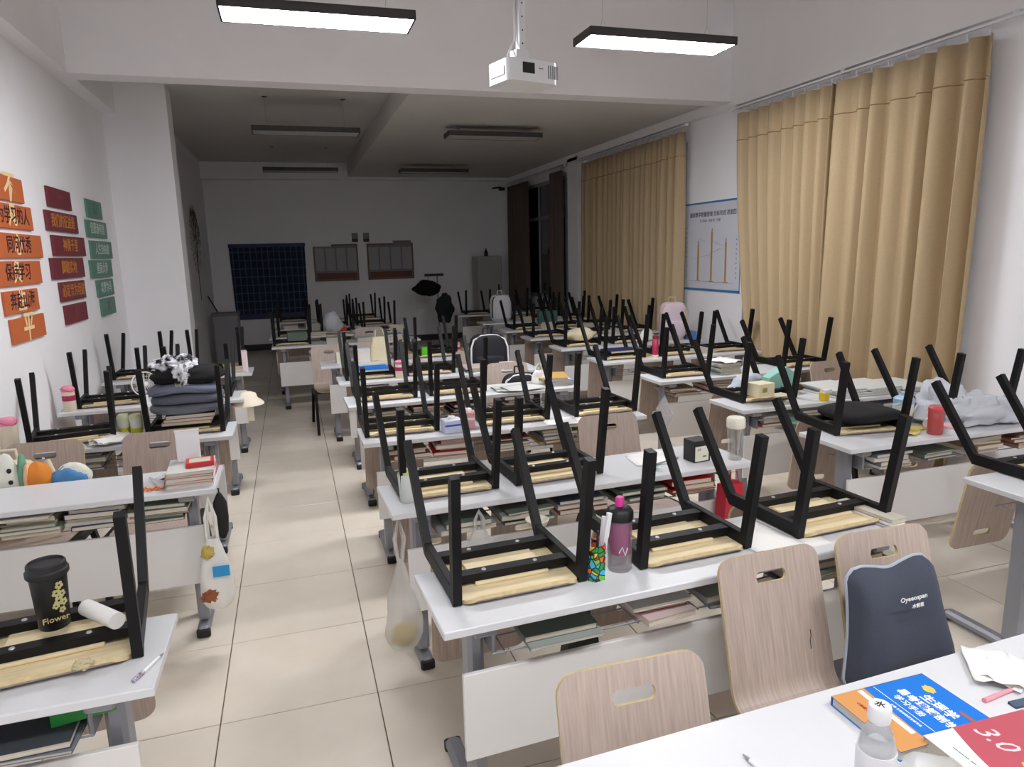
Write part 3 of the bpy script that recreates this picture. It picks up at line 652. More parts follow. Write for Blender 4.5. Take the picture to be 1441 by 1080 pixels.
t = thing('paper_bag', 'red gift bag hanging at the right end of the second middle desk', 'bag', (2.315, .10, .42), .25)
mb = MB(); mb.prism([(-.07, 0), (.07, 0), (.055, .23), (-.055, .23)], -.03, .03, T=Matrix.Rotation(PI/2, 4, 'X')); mb.build('bag', mat('red_gift_paper', (190, 28, 50), .45), t)
for s in (-1, 1): MB().tube([(-.03, s*.03, .225), (-.02, s*.02, .29), (.02, s*.02, .29), (.03, s*.03, .225)], .003, 5).build('handle', M_red, t)
pn = MB().box((.03, -.031, .07), (.06, .002, .11)).build('black_panel', M_capb, t)
lettering(pn, 'M', .03, M_ink, Z((.03, -.0325, .05)) @ Matrix.Rotation(PI/2, 4, 'X'), .02)
carton((2.18, .22, .617), 0, .12, .18, .10, M_red, 'red box in the rack under the second middle desk')
t = thing('bowl', 'small cream bowl on the shelf edge behind the pen cup', 'bowl', (1.29, -.04, .63))
MB().tube([(0, .06, 0), (0, .16, -.004)], .006, 6).build('support_rod', M_grey, t)
MB().lathe([(.02, 0), (.04, .01), (.05, .035), (.047, .035), (.03, .01), (.0001, .008)], 20).build('bowl', mat('cream_plastic', (232, 228, 212), .4), t, 50)

# ---------------------------------------------------------------- third, fourth, fifth and sixth middle desks
def tissue(loc, rz, m, label, wd=.11, dp=.09, h=.075, m2=None):
    t = thing('tissue_box', label, 'tissue box', loc, rz); MB().box((0, 0, h/2), (wd, dp, h), ch=.004).build('carton', m, t)
    MB().box((0, -dp/2-.0006, h*.62), (wd*.96, .001, h*.14)).build('printed_band', m2 or M_plw, t)
    blob(MB(), (0, 0, h), (.025, .015, .02), 5, .5, 3).build('tissue', M_paper, t, 60); return t
tissue((1.21, 1.20, DH), .1, mat('white_blue_carton', (206, 212, 236), .5), 'white and blue tissue box on the third middle desk', m2=mat('blue_print', (70, 80, 190), .5))
tissue((1.32, 1.25, DH), -.2, mat('dusty_pink_carton', (204, 150, 150), .5), 'dusty pink tissue box right of the blue one on the third middle desk', .08, .08, .10)
sheet((1.93, 1.19, DH+.001), .1, .22, .16, 'white sheet at the right of the third middle desk', 'sheets on the third desk'); sheet((1.87, 1.17, DH+.003), -.15, .2, .15, 'top white sheet at the right of the third middle desk', 'sheets on the third desk')
for k in range(3): sheet((1.92+.03*k, 2.28-.02*k, DH+.001+k*.004), .06*k, .30, .21, ['bottom', 'middle', 'top'][k]+' newspaper sheet spread on the fourth middle desk', 'newspapers on the fourth middle desk', mat('newsprint', (208, 208, 204), .9, grain=.2, scale=60, stretch=(1, 6, 1)), curl=.02, seed=k)
t = hang_bag('plastic_bag', 'white plastic bag with green print standing on the fourth middle desk', (2.15, 2.33, DH+.002), .14, .10, .12, M_wbag, .17, 11, top=.5)
MB().box((0, -.052, .05), (.05, .002, .03)).build('green_print', mat('green_print', (150, 200, 60), .5), t)
for k, (m, lb) in enumerate([(COVERS[7], 'bottom white workbook'), (M_blue, 'blue workbook second from bottom'), (COVERS[7], 'third white workbook'), (mat('ochre_cover', (196, 158, 92), .5), 'ochre workbook on top')]):
    book((2.30-.01*k, 2.36, DH+.0005+k*.0165), .1-.12*k, .21, .27, .016, m, lb+' of the pile on the fourth middle desk', 'workbook pile on the fourth desk')
book((.975, 3.33, DH+.056), .02, .30, .24, .018, M_blue, 'blue folder lying in the first upturned chair of the fifth middle desk', name='folder')
def thermos(loc, label, body, band, lid, r_=.036, h=.20, name='water_bottle', strap=None):
    t = thing(name, label, 'bottle', loc)
    MB().lathe([(r_*.92, 0), (r_, .004), (r_, h*.78), (r_*.96, h*.8)], 20).build('body', body, t, 50)
    if band: MB().lathe([(r_*1.01, h*.42), (r_*1.03, h*.43), (r_*1.03, h*.62), (r_*1.01, h*.63)], 20).build('band', band, t, 50)
    MB().lathe([(r_*1.02, h*.79), (r_*1.05, h*.8), (r_*1.05, h*.92), (r_*.8, h*.99), (.0001, h)], 20).build('lid', lid, t, 40)
    if strap: MB().tube([(r_*1.05*math.cos(a*.5), r_*1.05*math.sin(a*.5), h*.86+.012*math.sin(a)) for a in range(13)], .004, 6).build('strap', strap, t, 60)
    return t
M_beige = mat('beige_plastic', (224, 212, 188), .45); M_pinkl = mat('pink_lid', (232, 140, 164), .4); M_mag = mat('raspberry_band', (170, 40, 84), .45); M_hot = mat('pink_strap', (226, 90, 140), .45)
thermos((1.205, 3.13, DH), 'beige bottle with raspberry band and pink lid on the fifth middle desk', M_beige, M_mag, M_pinkl, .04, .15)
carton((2.17, 3.20, DH), .1, .13, .10, .05, mat('teal_plastic', (40, 130, 112), .45), 'teal box at the right end of the fifth middle desk', parts=[('lid', (0, 0, .052), (.134, .104, .006), M_plw)])
sheet((1.98, 3.14, DH+.001), 0, .28, .2, 'light blue sheet beside the teal box', m=mat('pale_blue_paper', (214, 224, 236), .8))
for k in range(8):
    book((1.87+.02*(k % 2), 3.24, DH+.001+.012*k), .08*math.sin(k*2), .2, .26, .011, COVERS[(k*5) % 12], ['bottom', 'middle', 'top'][k]+' book of the pile on the right half of the fifth middle desk', 'book pile on the fifth desk') if k < 3 else None
t = thing('tote_bag', 'cream canvas tote bag standing on the sixth middle desk', 'bag', (1.17, 4.24, DH), .05)
def tote(u, v):
    a = 2*PI*u; c, s_ = math.cos(a), math.sin(a); sg = lambda q: math.copysign(abs(q)**.5, q)
    k = 1-.28*v**2; return (sg(c)*.10*k+.015*v, sg(s_)*.05*k, .23*v+.012*noise.noise(Vector((c*2, s_*2, v*4))))
mb = MB(); mb.grid(tote, 24, 8, closed_u=True); mb.f += [tuple(range(23, -1, -1)), tuple(range(8*24, 9*24))]; mb.m += [0, 0]
mb.build('body', mat('cream_canvas', (226, 216, 184), .9, grain=.08, scale=50, bump=.1), t, 60)
MB().tube([(-.04, -.03, .21), (-.03, -.04, .30), (.03, -.04, .31), (.06, -.03, .22)], .006, 6).build('handle', MATS['cream_canvas'], t, 60)
carton((1.0, 4.19, DH), 0, .14, .12, .12, mat('white_carton', (226, 224, 222), .6), 'white box left of the cream tote bag', parts=[('lid', (0, 0, .118), (.144, .124, .02), M_plw)])
carton((.80, 4.20, DH), .1, .10, .10, .11, mat('pale_carton', (214, 212, 190), .6), 'pale box on the aisle end of the sixth middle desk', parts=[('label', (.02, -.0505, .05), (.03, .001, .06), M_capb)])
carton((.93, 4.10, DH), 0, .03, .10, .15, mat('amber_carton', (206, 170, 110), .6), 'narrow amber carton on the sixth middle desk')
carton((1.62, 4.22, DH+.0), .1, .08, .06, .10, mat('bright_green_pack', (96, 190, 40), .5), 'bright green packet on the sixth middle desk')
for k, x in enumerate((1.4, 1.75, 2.05)):
    for j in range(4): book((x+.01*j, 4.22, DH+.0005+.014*j) if k else (x, 4.25, DH+.0005+.014*j), .06*j-.05, .19, .25, .013, COVERS[(k*4+j*3) % 12], ['bottom', 'second', 'third', 'top'][j]+' book of the %s pile on the sixth middle desk' % ['left', 'middle', 'right'][k], 'book piles on the sixth desk') if not (k == 1) else None

# ---------------------------------------------------------------- bags
def backpack(loc, rz, m, m2, label, wd=.32, h=.42, dp=.17, rot=0, trim=None):
    t = thing('backpack', label, 'backpack', loc, rz); t.rotation_euler.x = rot
    def f(u, v, k=1, oy=0):
        a = 2*PI*u; sg = lambda q, p: math.copysign(abs(q)**p, q); ph = PI*(v-.5); cz = max(0, math.cos(ph))**.4
        return (sg(math.cos(a), .55)*wd/2*cz*k*(1-.10*v), sg(math.sin(a), .6)*dp/2*cz*k+oy, h/2+math.copysign(abs(math.sin(ph))**.55, math.sin(ph))*h/2)
    MB().grid(f, 24, 14, closed_u=True).build('body', m, t, 60)
    def g(u, v):
        a = 2*PI*u; sg = lambda q, p: math.copysign(abs(q)**p, q); ph = PI*(v-.5); cz = max(0, math.cos(ph))**.4
        return (sg(math.cos(a), .55)*wd*.38*cz, sg(math.sin(a), .6)*dp*.25*cz-dp*.42, h*.30+math.copysign(abs(math.sin(ph))**.55, math.sin(ph))*h*.22)
    MB().grid(g, 20, 10, closed_u=True).build('front_pocket', m, t, 60)
    MB().tube([(-.04, .03, h*.97), (-.035, .03, h+.05), (.035, .03, h+.05), (.04, .03, h*.97)], .008, 6).build('top_handle', m2, t, 60)
    MB().tube([(-wd*.44, -dp*.38, h*.15), (-wd*.46, -dp*.40, h*.4), (-wd*.45, -dp*.38, h*.7), (-wd*.38, -dp*.34, h*.88), (-wd*.2, -dp*.30, h*.965), (0, -dp*.28, h*.98), (wd*.2, -dp*.30, h*.965), (wd*.38, -dp*.34, h*.88), (wd*.45, -dp*.38, h*.7), (wd*.46, -dp*.40, h*.4), (wd*.44, -dp*.38, h*.15)], .009, 6).build('zip_piping', trim or m2, t, 60)
    for s in (-1, 1): MB().tube([(s*wd*.25, dp*.42, h*.9), (s*wd*.36, dp*.75, h*.6), (s*wd*.36, dp*.6, h*.25), (s*wd*.3, dp*.42, h*.08)], .016, 6).build('shoulder_strap', m2, t, 60)
    return t
M_bkf = mat('black_nylon', (22, 22, 30), .7); M_trim = mat('white_trim', (226, 226, 230), .6)
backpack((2.09, 2.62, .385), 0, M_bkf, M_bkf, 'black bag with white edging on the chair behind the fourth middle desk', .34, .42, .14, trim=M_trim)
backpack((2.10, 3.60, .62), -.05, M_bkf, M_bkf, 'black bag with white piping behind the fifth middle desk', .38, .40, .16, trim=M_trim)
up_chair((2.09, 3.62, 0), 0, 'standing chair under the black bag with white piping')
backpack((3.36, 7.42, DH-.005), .05, mat('white_nylon', (214, 214, 218), .7), M_trim, 'white backpack standing on a far window-side desk', .34, .40, .17, trim=M_bkf)
backpack((4.42, 4.27, DH+.001), -.2, mat('pale_pink_nylon', (214, 196, 208), .7), mat('tan_strap', (206, 184, 150), .7), 'pale pink backpack on a window-side desk near the curtain', .32, .42, .17)
t = backpack((-1.02, 1.30, .40), 0, mat('cream_nylon', (222, 206, 176), .75), M_beige, 'cream backpack on the chair behind the second left desk', .30, .40, .14)
for x0, x1 in ((.02, .10), (.20, .26)):
    MB().tube([(x0, -.09, .41), ((x0+x1)/2, -.115, .33), (x1, -.12, .22), (x1+.01, -.10, .12)], .015, 6).build('shoulder_strap', MATS['cream_nylon'], t, 60)
MB().box((.25, -.125, .24), (.05, .01, .03), ch=.002).build('buckle', M_beige, t)

# ---------------------------------------------------------------- left column
p = on_desk('L0', 1.2-.285, .33, .052); 
t = thing('tumbler', 'black lidded tumbler with a gold flower print on the nearest left desk', 'cup', p)
MB().lathe([(.034, 0), (.037, .003), (.044, .145), (.044, .15)], 28).build('cup', M_capb, t, 50)
MB().lathe([(.048, .146), (.051, .150), (.051, .162), (.047, .166), (.046, .180), (.042, .184), (.040, .178), (.0001, .178)], 28).build('lid', mat('matt_black_lid', (30, 30, 33), .55), t, 40)
M_gold = mat('gold_print', (206, 196, 140), .4, .3)
rnd = random.Random(4)
for k, (a, z, q) in enumerate([(-.75, .125, .011), (-.95, .105, .011), (-.62, .10, .010), (-.85, .083, .012), (-.55, .075, .010), (-1.05, .07, .009), (-.7, .055, .009)]):
    rr = .0372+(.044-.037)*z/.145+.0004; TT = rz_(a) @ Z((rr, 0, z)) @ Matrix.Rotation(PI/2, 4, 'Y')
    mb = MB()
    for m_ in range(5):
        c = (q*.62*math.cos(m_*2*PI/5), q*.62*math.sin(m_*2*PI/5)); mb.prism([(c[0]+q*.42*math.cos(j*PI/4), c[1]+q*.42*math.sin(j*PI/4)) for j in range(8)], 0, .0006, T=TT)
    mb.build('flower_print', M_gold, t)
lettering(t, 'Flower', .022, M_gold, rz_(-1.15) @ Z((.0405, 0, .035)) @ rz_(PI/2) @ Matrix.Rotation(PI/2, 4, 'X'), .01)
t = thing('paper_roll', 'white paper roll lying in the upturned chair beside the black tumbler', 'paper', on_desk('L0', 1.2-.165, .30, .064), -.85)
MB().lathe([(.010, -.075), (.022, -.075), (.022, .075), (.010, .075)], 18, T=Z((0, 0, .014)) @ Matrix.Rotation(PI/2, 4, 'Y')).build('roll', M_paper, t, 40)
o = MB(); blob(o, (0, 0, .010), (.022, .016, .012), 9, .6, 3, flat=0); tag(o.build('crumpled_wrapper', mat('wrapper', (190, 176, 140), .6), None, 60, loc=on_desk('L0', 1.2-.175, .135, .02)), 'small crumpled wrapper on the seat of the upturned chair with the tumbler', 'wrapper')
t = pen(on_desk('L0', 1.2-.025, .115), 1.15, M_plw, 'white pen with a patterned sleeve at the corner of the nearest left desk', .12, m2=mat('patterned_sleeve', (120, 60, 80), .5, grain=.9, scale=140, rgb2=(200, 210, 225)))
carton(on_desk('L0', 1.2-.20, .20, -.105), .2, .14, .18, .045, mat('green_pack', (40, 140, 60), .5), 'green packet in the rack under the nearest left desk')
# second left desk
for k, (m, h, lb) in enumerate([(mat('white_book_cover', (236, 232, 228), .5), .016, 'bottom white book'), (M_pink, .012, 'pink-red book second from bottom'), (mat('white_book_cover', (236, 232, 228), .5), .014, 'third white book'), (M_pink, .010, 'second pink-red book'), (COVERS[7], .016, 'pale book near the top')]):
    book((-.115, .80, DH+.0005+[0, .017, .030, .045, .056][k]), [.02, -.03, .04, 0, .06][k], .20, .24, h, m, lb+' of the pile on the second left desk', 'book pile on the second left desk')
t = carton((-.075, .79, DH+.0735), .1, .12, .10, .022, mat('red_gift_box', (196, 44, 50), .5), 'small red framed box on top of the book pile on the second left desk', parts=[('white_window', (0, -.005, .0225), (.09, .07, .002), M_paper2)])
t = thing('pouch', 'white upright refill pouch behind the red box on the second left desk', 'pouch', (-.135, .90, DH+.0735), .1)
def pouch(u, v):
    a = 2*PI*u; sg = lambda q: math.copysign(abs(q)**.45, q); return (sg(math.cos(a))*.052, sg(math.sin(a))*(.036*(1-v)**.5+.003), .14*v)
mb = MB(); mb.grid(pouch, 20, 8, closed_u=True); mb.build('pouch', M_plw, t, 50); MB().box((0, 0, .142), (.108, .004, .008)).build('seal_strip', M_paper, t)
sheet((-.215, .79, DH+.001), .5, .14, .2, 'clear wrinkled film beside the book pile on the second left desk', m=M_bag, curl=.04, name='plastic_film')
o = MB(); 
for k in range(5): o.tube([(.02*k-.04, -.012, .006), (.02*k-.03, .014*(-1)**k, .012), (.02*k-.02, .0, .006)], .006, 6)
tag(o.build('hair_tie', mat('orange_scrunchie', (226, 120, 50), .7), None, 60, loc=(-.27, .70, DH)), 'orange hair tie on the second left desk', 'hair tie')
t = thing('marker', 'short black marker lying left of the book pile on the second left desk', 'marker', (-.24, .82, DH), .9)
MB().tube([(-.04, 0, .009), (.03, 0, .009)], .009, 10).build('barrel', M_capb, t); MB().tube([(.03, 0, .009), (.045, 0, .009)], [.0095, .006], 10).build('cap', M_grey, t)
t = hang_bag('plastic_bag', 'white shopping bag with a blue patch hanging at the second left desk', (-.035, .60, .20), .15, .10, .33, M_wbag, .52, 3)
MB().box((.03, -.060, .19), (.07, .003, .05), T=Matrix.Rotation(.0, 4, 'X')).build('blue_patch', mat('cyan_print', (40, 150, 210), .5), t)
blob(MB(), (-.02, -.02, .27), (.03, .03, .03), 5, .4, 3).build('yellow_packet', mat('yellow_snack', (200, 176, 90), .6), t, 60)
blob(MB(), (-.02, -.045, .07), (.045, .012, .03), 8, .5, 3).build('brown_print', mat('brown_snack', (150, 84, 50), .6), t, 60)
t = thing('umbrella', 'folded black umbrella hanging at the aisle end of the second left desk', 'umbrella', (.005, .66, .50))
MB().lathe([(.012, 0), (.026, .03), (.032, .10), (.030, .17), (.016, .20), (.008, .215)], 14).build('canopy', mat('black_umbrella_cloth', (30, 26, 28), .8), t, 50)
MB().tube([(0, 0, .21), (0, 0, .235), (-.03, 0, .245)], .004, 6).build('wrist_loop', M_capb, t)
# plush toys on the chair behind it
M_pl = mat('white_plush', (228, 228, 216), .95, bump=.3, scale=200)
t = thing('plush_toy', 'white plush toy with black eyes and green rim behind the second left desk', 'plush toy', (-.965, 1.085, .60), .1)
blob(MB(), (0, 0, .14), (.075, .05, .14), 2, .15, 1.5).build('head', M_pl, t, 70)
blob(MB(), (.075, .02, .14), (.025, .05, .135), 3, .1, 1.5).build('green_rim', mat('green_plush', (110, 164, 136), .95), t, 70)
for z in (.16, .215): blob(MB(), (.035, -.043, z), (.010, .008, .012), 1, 0).build('eye', M_capb, t, 60)
blob(MB(), (-.045, -.04, .15), (.03, .02, .03), 4, .2).build('snout', mat('orange_plush', (224, 136, 54), .95), t, 70)
t = thing('plush_toy', 'round orange plush toy right of the white plush toy', 'plush toy', (-.825, 1.09, .62))
blob(MB(), (0, 0, .11), (.06, .05, .105), 6, .15, 1.6).build('body', MATS['orange_plush'], t, 70); blob(MB(), (-.04, .0, .12), (.02, .045, .095), 7, .1).build('peach_edge', mat('peach_plush', (240, 184, 140), .95), t, 70)
t = thing('plush_toy', 'blue plush pillow with a cream edge right of the orange plush toy', 'plush toy', (-.705, 1.10, .62))
blob(MB(), (0, 0, .09), (.085, .05, .085), 8, .2, 1.8).build('body', mat('blue_plush', (84, 140, 190), .95), t, 70); blob(MB(), (.02, .015, .115), (.08, .045, .075), 9, .1).build('cream_edge', M_pl, t, 70)
# third left desk
thermos((-1.145, 1.735, DH), 'beige tumbler with a pink lid at the wall end of the third left desk', M_beige, None, M_pinkl, .045, .19, strap=M_hot)
thermos((-1.135, 2.82, DH), 'beige bottle with a raspberry band at the wall end of the fourth left desk', M_beige, M_mag, M_pinkl, .040, .175, strap=M_hot)
for k in range(4): sheet((-.665+.01*k, 1.74-.01*k, DH+.001+.004*k), .15*k+.3, .20, .15, ['bottom', 'second', 'third', 'top'][k]+' white paper of the curled heap on the third left desk', 'curled papers on the third left desk', curl=.035, seed=k+4)
for k, (x, y) in enumerate([(-.605, 1.86), (-.535, 1.83)]):
    t = thing('drink_cup', ['left yellow-green drink cup on the third left desk', 'right yellow-green drink cup on the third left desk'][k], 'cup', (x, y, DH), 0, 'drink cups on the third left desk')
    MB().lathe([(.025, 0), (.028, .002), (.036, .10), (.036, .105)], 20).build('cup', mat('clear_cup', (224, 228, 214), .2, alpha=.75), t, 50)
    MB().lathe([(.0285, .006), (.0325, .055)], 20).build('lime_print', mat('lime_wrap', (190, 190, 50), .5), t, 50)
    MB().lathe([(.037, .104), (.036, .115), (.026, .132), (.0001, .134)], 20).build('dome_lid', mat('pale_lime_lid', (206, 214, 170), .3, alpha=.8), t, 50)
cx, cy = -.26, 1.935; zz = DH+.052
for k, (m, h, lb) in enumerate([(COVERS[5], .018, 'pale book at the bottom'), (M_red, .018, 'red book'), (M_navy, .022, 'navy book')]):
    book((cx+.01*k, cy-.02, zz), .02*k, .27, .26, h, m, lb+' under the grey cushions on the third left desk', 'books under the cushions'); zz += h+.0008
M_gc = [mat('grey_cushion_%d' % i, c, .9, bump=.1, scale=120) for i, c in enumerate([(108, 110, 120), (94, 98, 110), (114, 120, 138)])]
def slab(mb, wd, dp, h, bend, seed):
    sg = lambda q, p: math.copysign(abs(q)**p, q)
    def f(u, v):
        a = 2*PI*u; ph = PI*(v-.5); c = max(0, math.cos(ph))**.35
        x, y, z = sg(math.cos(a), .5)*wd/2*c, sg(math.sin(a), .5)*dp/2*c, sg(math.sin(ph), .7)*h/2
        return (x, y, z+h/2+bend*math.cos(x/wd*PI*2)+.006*noise.noise(Vector((x*9, y*9, seed))))
    return mb.grid(f, 36, 10, closed_u=True)
for k in range(3):
    t = thing('seat_cushion', ['lowest', 'middle', 'uppermost'][k]+' grey folded cushion in the stack on the third left desk', 'cushion', (cx+.01*(k % 2), cy-.02, zz), 0, 'stacked grey cushions')
    slab(MB(), .40, .31, .062, .008*(k-.6), k).build('cushion', M_gc[k], t, 70)
    MB().tube([(sx*.155, -.151 if True else 0, .031+.008*(k-.6)*math.cos(sx*PI)) for sx in [q/8 for q in range(-8, 9)]], .003, 5).build('piping', M_gc[1], t)
    zz += .058
o = MB(); blob(o, (0, 0, .035), (.195, .15, .055), 12, .22, 1.4, flat=0, pw=.75)
tag(o.build('folded_jacket', mat('black_fleece', (14, 13, 15), .95), None, 70, loc=(cx+.02, cy-.02, zz+.005)), 'black folded jacket on top of the grey cushions', 'jacket'); zz += .07
o = MB(); blob(o, (0, 0, .04), (.12, .10, .06), 21, .5, 2.4, flat=-.01, nu=36, nv=20); blob(o, (.05, -.10, -.015), (.045, .03, .07), 25, .4, 2.2)
mp = mat('plaid_cloth', (226, 226, 232), .9, grain=.9, scale=17, rgb2=(16, 18, 30))
for n_ in mp.node_tree.nodes:
    if n_.type == 'VALTORGB': n_.color_ramp.elements[0].position = .44; n_.color_ramp.elements[1].position = .56
tag(o.build('plaid_scarf', mp, None, 70, loc=(cx-.05, cy-.05, zz-.005)), 'black and white plaid scarf heaped on top of the cushion stack', 'scarf')
# fan on the fourth left desk
t = thing('desk_fan', 'small white round desk fan on the fourth left desk', 'fan', (-.66, 2.86, DH-.005), .35)
TFN = Z((0, 0, .15)) @ Matrix.Rotation(PI/2-.12, 4, 'X')
mb = MB(); mb.tube([(.085*math.cos(a*PI/16), .085*math.sin(a*PI/16), .0) for a in range(32)], .005, 6, closed=True, T=TFN)
for q in (.03, .055): mb.tube([(q*math.cos(a*PI/12), q*math.sin(a*PI/12), .018) for a in range(24)], .0015, 4, closed=True, T=TFN)
for k in range(20): a = k*PI/10; mb.tube([(.015*math.cos(a), .015*math.sin(a), .02), (.085*math.cos(a), .085*math.sin(a), .0)], .0014, 4, T=TFN)
mb.build('cage', M_plw, t); mb = MB()
for k in range(3): a = k*2*PI/3; mb.grid(lambda u, v: ((.012+.06*v)*math.cos(a+(u-.5)*1.3), (.012+.06*v)*math.sin(a+(u-.5)*1.3), -.01+.012*(u-.5)), 5, 4, T=TFN)
mb.build('blades', mat('fan_blades', (190, 190, 194), .5), t); MB().lathe([(.016, -.03), (.018, .02), (.0001, .026)], 14, T=TFN).build('hub', M_plw, t)
MB().lathe([(.05, 0), (.05, .012), (.015, .02), (.011, .07)], 20).build('stand', M_plw, t, 40)
hat = MB()
# items on far left desks
for j in range(4): book((-.15, 4.16, DH+.0005+.015*j), .05*j, .2, .25, .014, COVERS[(j*5+2) % 12], ['bottom', 'second', 'third', 'top'][j]+' book of the pile at the aisle end of the fifth left desk', 'books on the fifth left desk')
o = MB(); blob(o, (0, 0, .05), (.16, .12, .055), 31, .35, 1.8, flat=0); tag(o.build('grey_scarf', mat('taupe_knit', (110, 100, 98), .95), None, 70, loc=(-.33, 3.05, DH)), 'grey-brown cloth heaped on the fourth left desk', 'cloth') 
carton((-.06, 4.10, DH), .1, .05, .12, .19, mat('pinkish_carton', (222, 206, 210), .6), 'upright pale pink carton at the aisle end of the fifth left desk')
t = thing('sun_hat', 'cream cloth hat hanging at the aisle end of the fourth left desk', 'hat', (.02, 2.86, .73), .2)
MB().lathe([(.115, -.045), (.11, -.03), (.07, .0), (.06, .035), (.03, .05), (.0001, .052)], 20).build('hat', mat('cream_hat', (232, 220, 200), .9), t, 50)
MB().box((0, -.07, -.10), (.05, .004, .12)).build('tag_strip', MATS['cream_hat'], t)

# ================================================================ ON THE WALLS
def wall_board(name, y0, y1, z0, z1, m, label, group, txt=None, tm=None, size=.1, brush=None, bm=None, bsize=.2, boff=0):
    t = thing(name, label, 'wall sign', (XL+.001, (y0+y1)/2, (z0+z1)/2), PI/2, group)     # local x runs along the wall (world y), -y faces the room
    W, H = y1-y0, z1-z0
    MB().box((0, -.009, 0), (W, .018, H), ch=.002).build('board', m, t)
    F = Z((0, -.0185, 0)) @ Matrix.Rotation(PI/2, 4, 'X')
    if brush: lettering(t, brush, bsize, bm, Z((boff, 0, 0)) @ F, .02, 'brush_lettering', shear=.15)
    if txt: lettering(t, txt, size, tm, Z((0, -.0006, 0)) @ F, .012, 'lettering', sx=.95, shear=.12)
    return t
M_org = mat('orange_board', (198, 104, 56), .6); M_mar = mat('maroon_board', (112, 38, 50), .6); M_grn = mat('green_board', (84, 128, 112), .6)
M_crm = mat('cream_ink', (242, 214, 160), .7); M_dk = mat('dark_ink', (44, 28, 40), .7); M_ylw = mat('golden_ink', (198, 130, 52), .7); M_gwh = mat('pale_green_ink', (196, 208, 200), .7); M_mfaint = mat('faint_maroon_ink', (138, 62, 54), .7); M_gfaint = mat('faint_green_ink', (72, 114, 100), .7)
zs = [(2.15, 2.30), (1.98, 2.13), (1.80, 1.95), (1.63, 1.78), (1.46, 1.60), (1.28, 1.43)]
RN = ['top', 'second', 'third', 'fourth', 'fifth', 'bottom']
og = [((2.38, 2.84), None, '不'), ((2.25, 2.94), '为学习的人', '凡'), ((2.18, 3.06), '同问优秀', '心'), ((2.10, 2.965), '保持学习', '负'), ((2.245, 2.835), '奔赴山海', '生'), ((2.29, 2.89), None, '平')]
for k, ((a, b_), tx, br) in enumerate(og): wall_board('slogan_board', a, b_, *zs[k], M_org, RN[k]+' orange slogan board of the wall column nearest the camera', 'orange slogan boards', tx, M_dk, .115, br, M_crm, .20 if k in (0, 5) else .15, -.02)
mz = [(2.17, 2.315), (1.995, 2.14), (1.815, 1.965), (1.645, 1.80), (1.475, 1.62), (1.30, 1.445)]
mg_ = [((3.355, 3.93), None, '一'), ((3.25, 4.035), '我们的征途是', None), ((3.325, 4.17), '神勇千里', None), ((3.22, 4.055), '脚踏实地', None), ((3.345, 4.005), '必定皆为坦途', None), ((3.39, 3.975), None, '川')]
for k, ((a, b_), tx, br) in enumerate(mg_): wall_board('slogan_board', a, b_, *mz[k], M_mar, RN[k]+' maroon slogan board of the middle wall column', 'maroon slogan boards', tx, M_ylw, .105, br, M_mfaint, .15)
gz = [(2.15, 2.305), (1.98, 2.125), (1.795, 1.95), (1.625, 1.78), (1.455, 1.605), (1.28, 1.435)]
gg = [((4.40, 4.91), None, '山'), ((4.315, 5.01), '但愿春有信', None), ((4.365, 5.12), '人生自由途', None), ((4.275, 5.035), '星辰大海', None), ((4.41, 5.0), '以梦为马', None), ((4.465, 4.98), None, '水')]
for k, ((a, b_), tx, br) in enumerate(gg): wall_board('slogan_board', a, b_, *gz[k], M_grn, RN[k]+' green slogan board of the wall column farthest from the camera', 'green slogan boards', tx, M_gwh, .105, br, M_gfaint, .14)

# chart poster on the right wall
t = thing('chart_poster', 'white chart poster with blue border and three golden bars between the tan curtains', 'poster', (XR-.001, 4.29, 1.27), -PI/2)   # local x = towards the camera
W, H = 1.13, .985
MB().box((0, -.004, H/2), (W, .006, H)).build('sheet', mat('poster_paper', (214, 216, 226), .5), t)
M_pb = mat('poster_blue', (44, 120, 178), .5)
MB().box((0, -.0078, H-.010), (W, .0015, .020)).box((0, -.0078, .012), (W, .0015, .024)).box((-W/2+.006, -.0078, H/2), (.012, .0015, H)).box((W/2-.006, -.0078, H/2), (.012, .0015, H)).build('border', M_pb, t)
F = Matrix.Rotation(PI/2, 4, 'X')
lettering(t, '国家教学质量管理 目标完成 进度图', .058, mat('slate_ink', (64, 72, 92), .6), Z((.02, -.0076, .845)) @ F, .012, 'title')
lettering(t, '学习目标一览表 第一学期', .036, MATS['slate_ink'], Z((-.02, -.0076, .775)) @ F, 0, 'subtitle')
M_gb = mat('golden_bar', (188, 142, 62), .5)
for x, h in ((-.24, .40), (.03, .53), (.30, .42)):
    MB().box((x, -.0085, .115+h/2), (.028, .003, h)).box((x, -.0085, .108), (.09, .003, .008)).build('golden_bar', M_gb, t)
    MB().box((x, -.0085, .115+h+.02), (.007, .003, .05)).build('needle', M_dk, t)
mb = MB()
for k in range(11): mb.box((-.49, -.0078, .16+.055*k), (.016, .0012, .010))
for k in range(9): mb.box((.49, -.0078, .16+.05*k), (.016, .0012, .014))
for a, b_ in (((-.37, .37), (-.27, .36)), ((-.24, .37), (-.12, .39)), ((-.12, .39), (.03, .41)), ((.03, .56), (.18, .51)), ((.18, .51), (.30, .50)), ((-.22, .58), (-.10, .55)), ((.05, .43), (.2, .47)), ((-.48, .11), (.45, .095))):
    mb.bar((a[0], -.0082, a[1]), (b_[0], -.0082, b_[1]), .0045, .001, ref=(0, 1, 0))
mb.build('plotted_marks', mat('faint_ink', (120, 122, 150), .6), t)

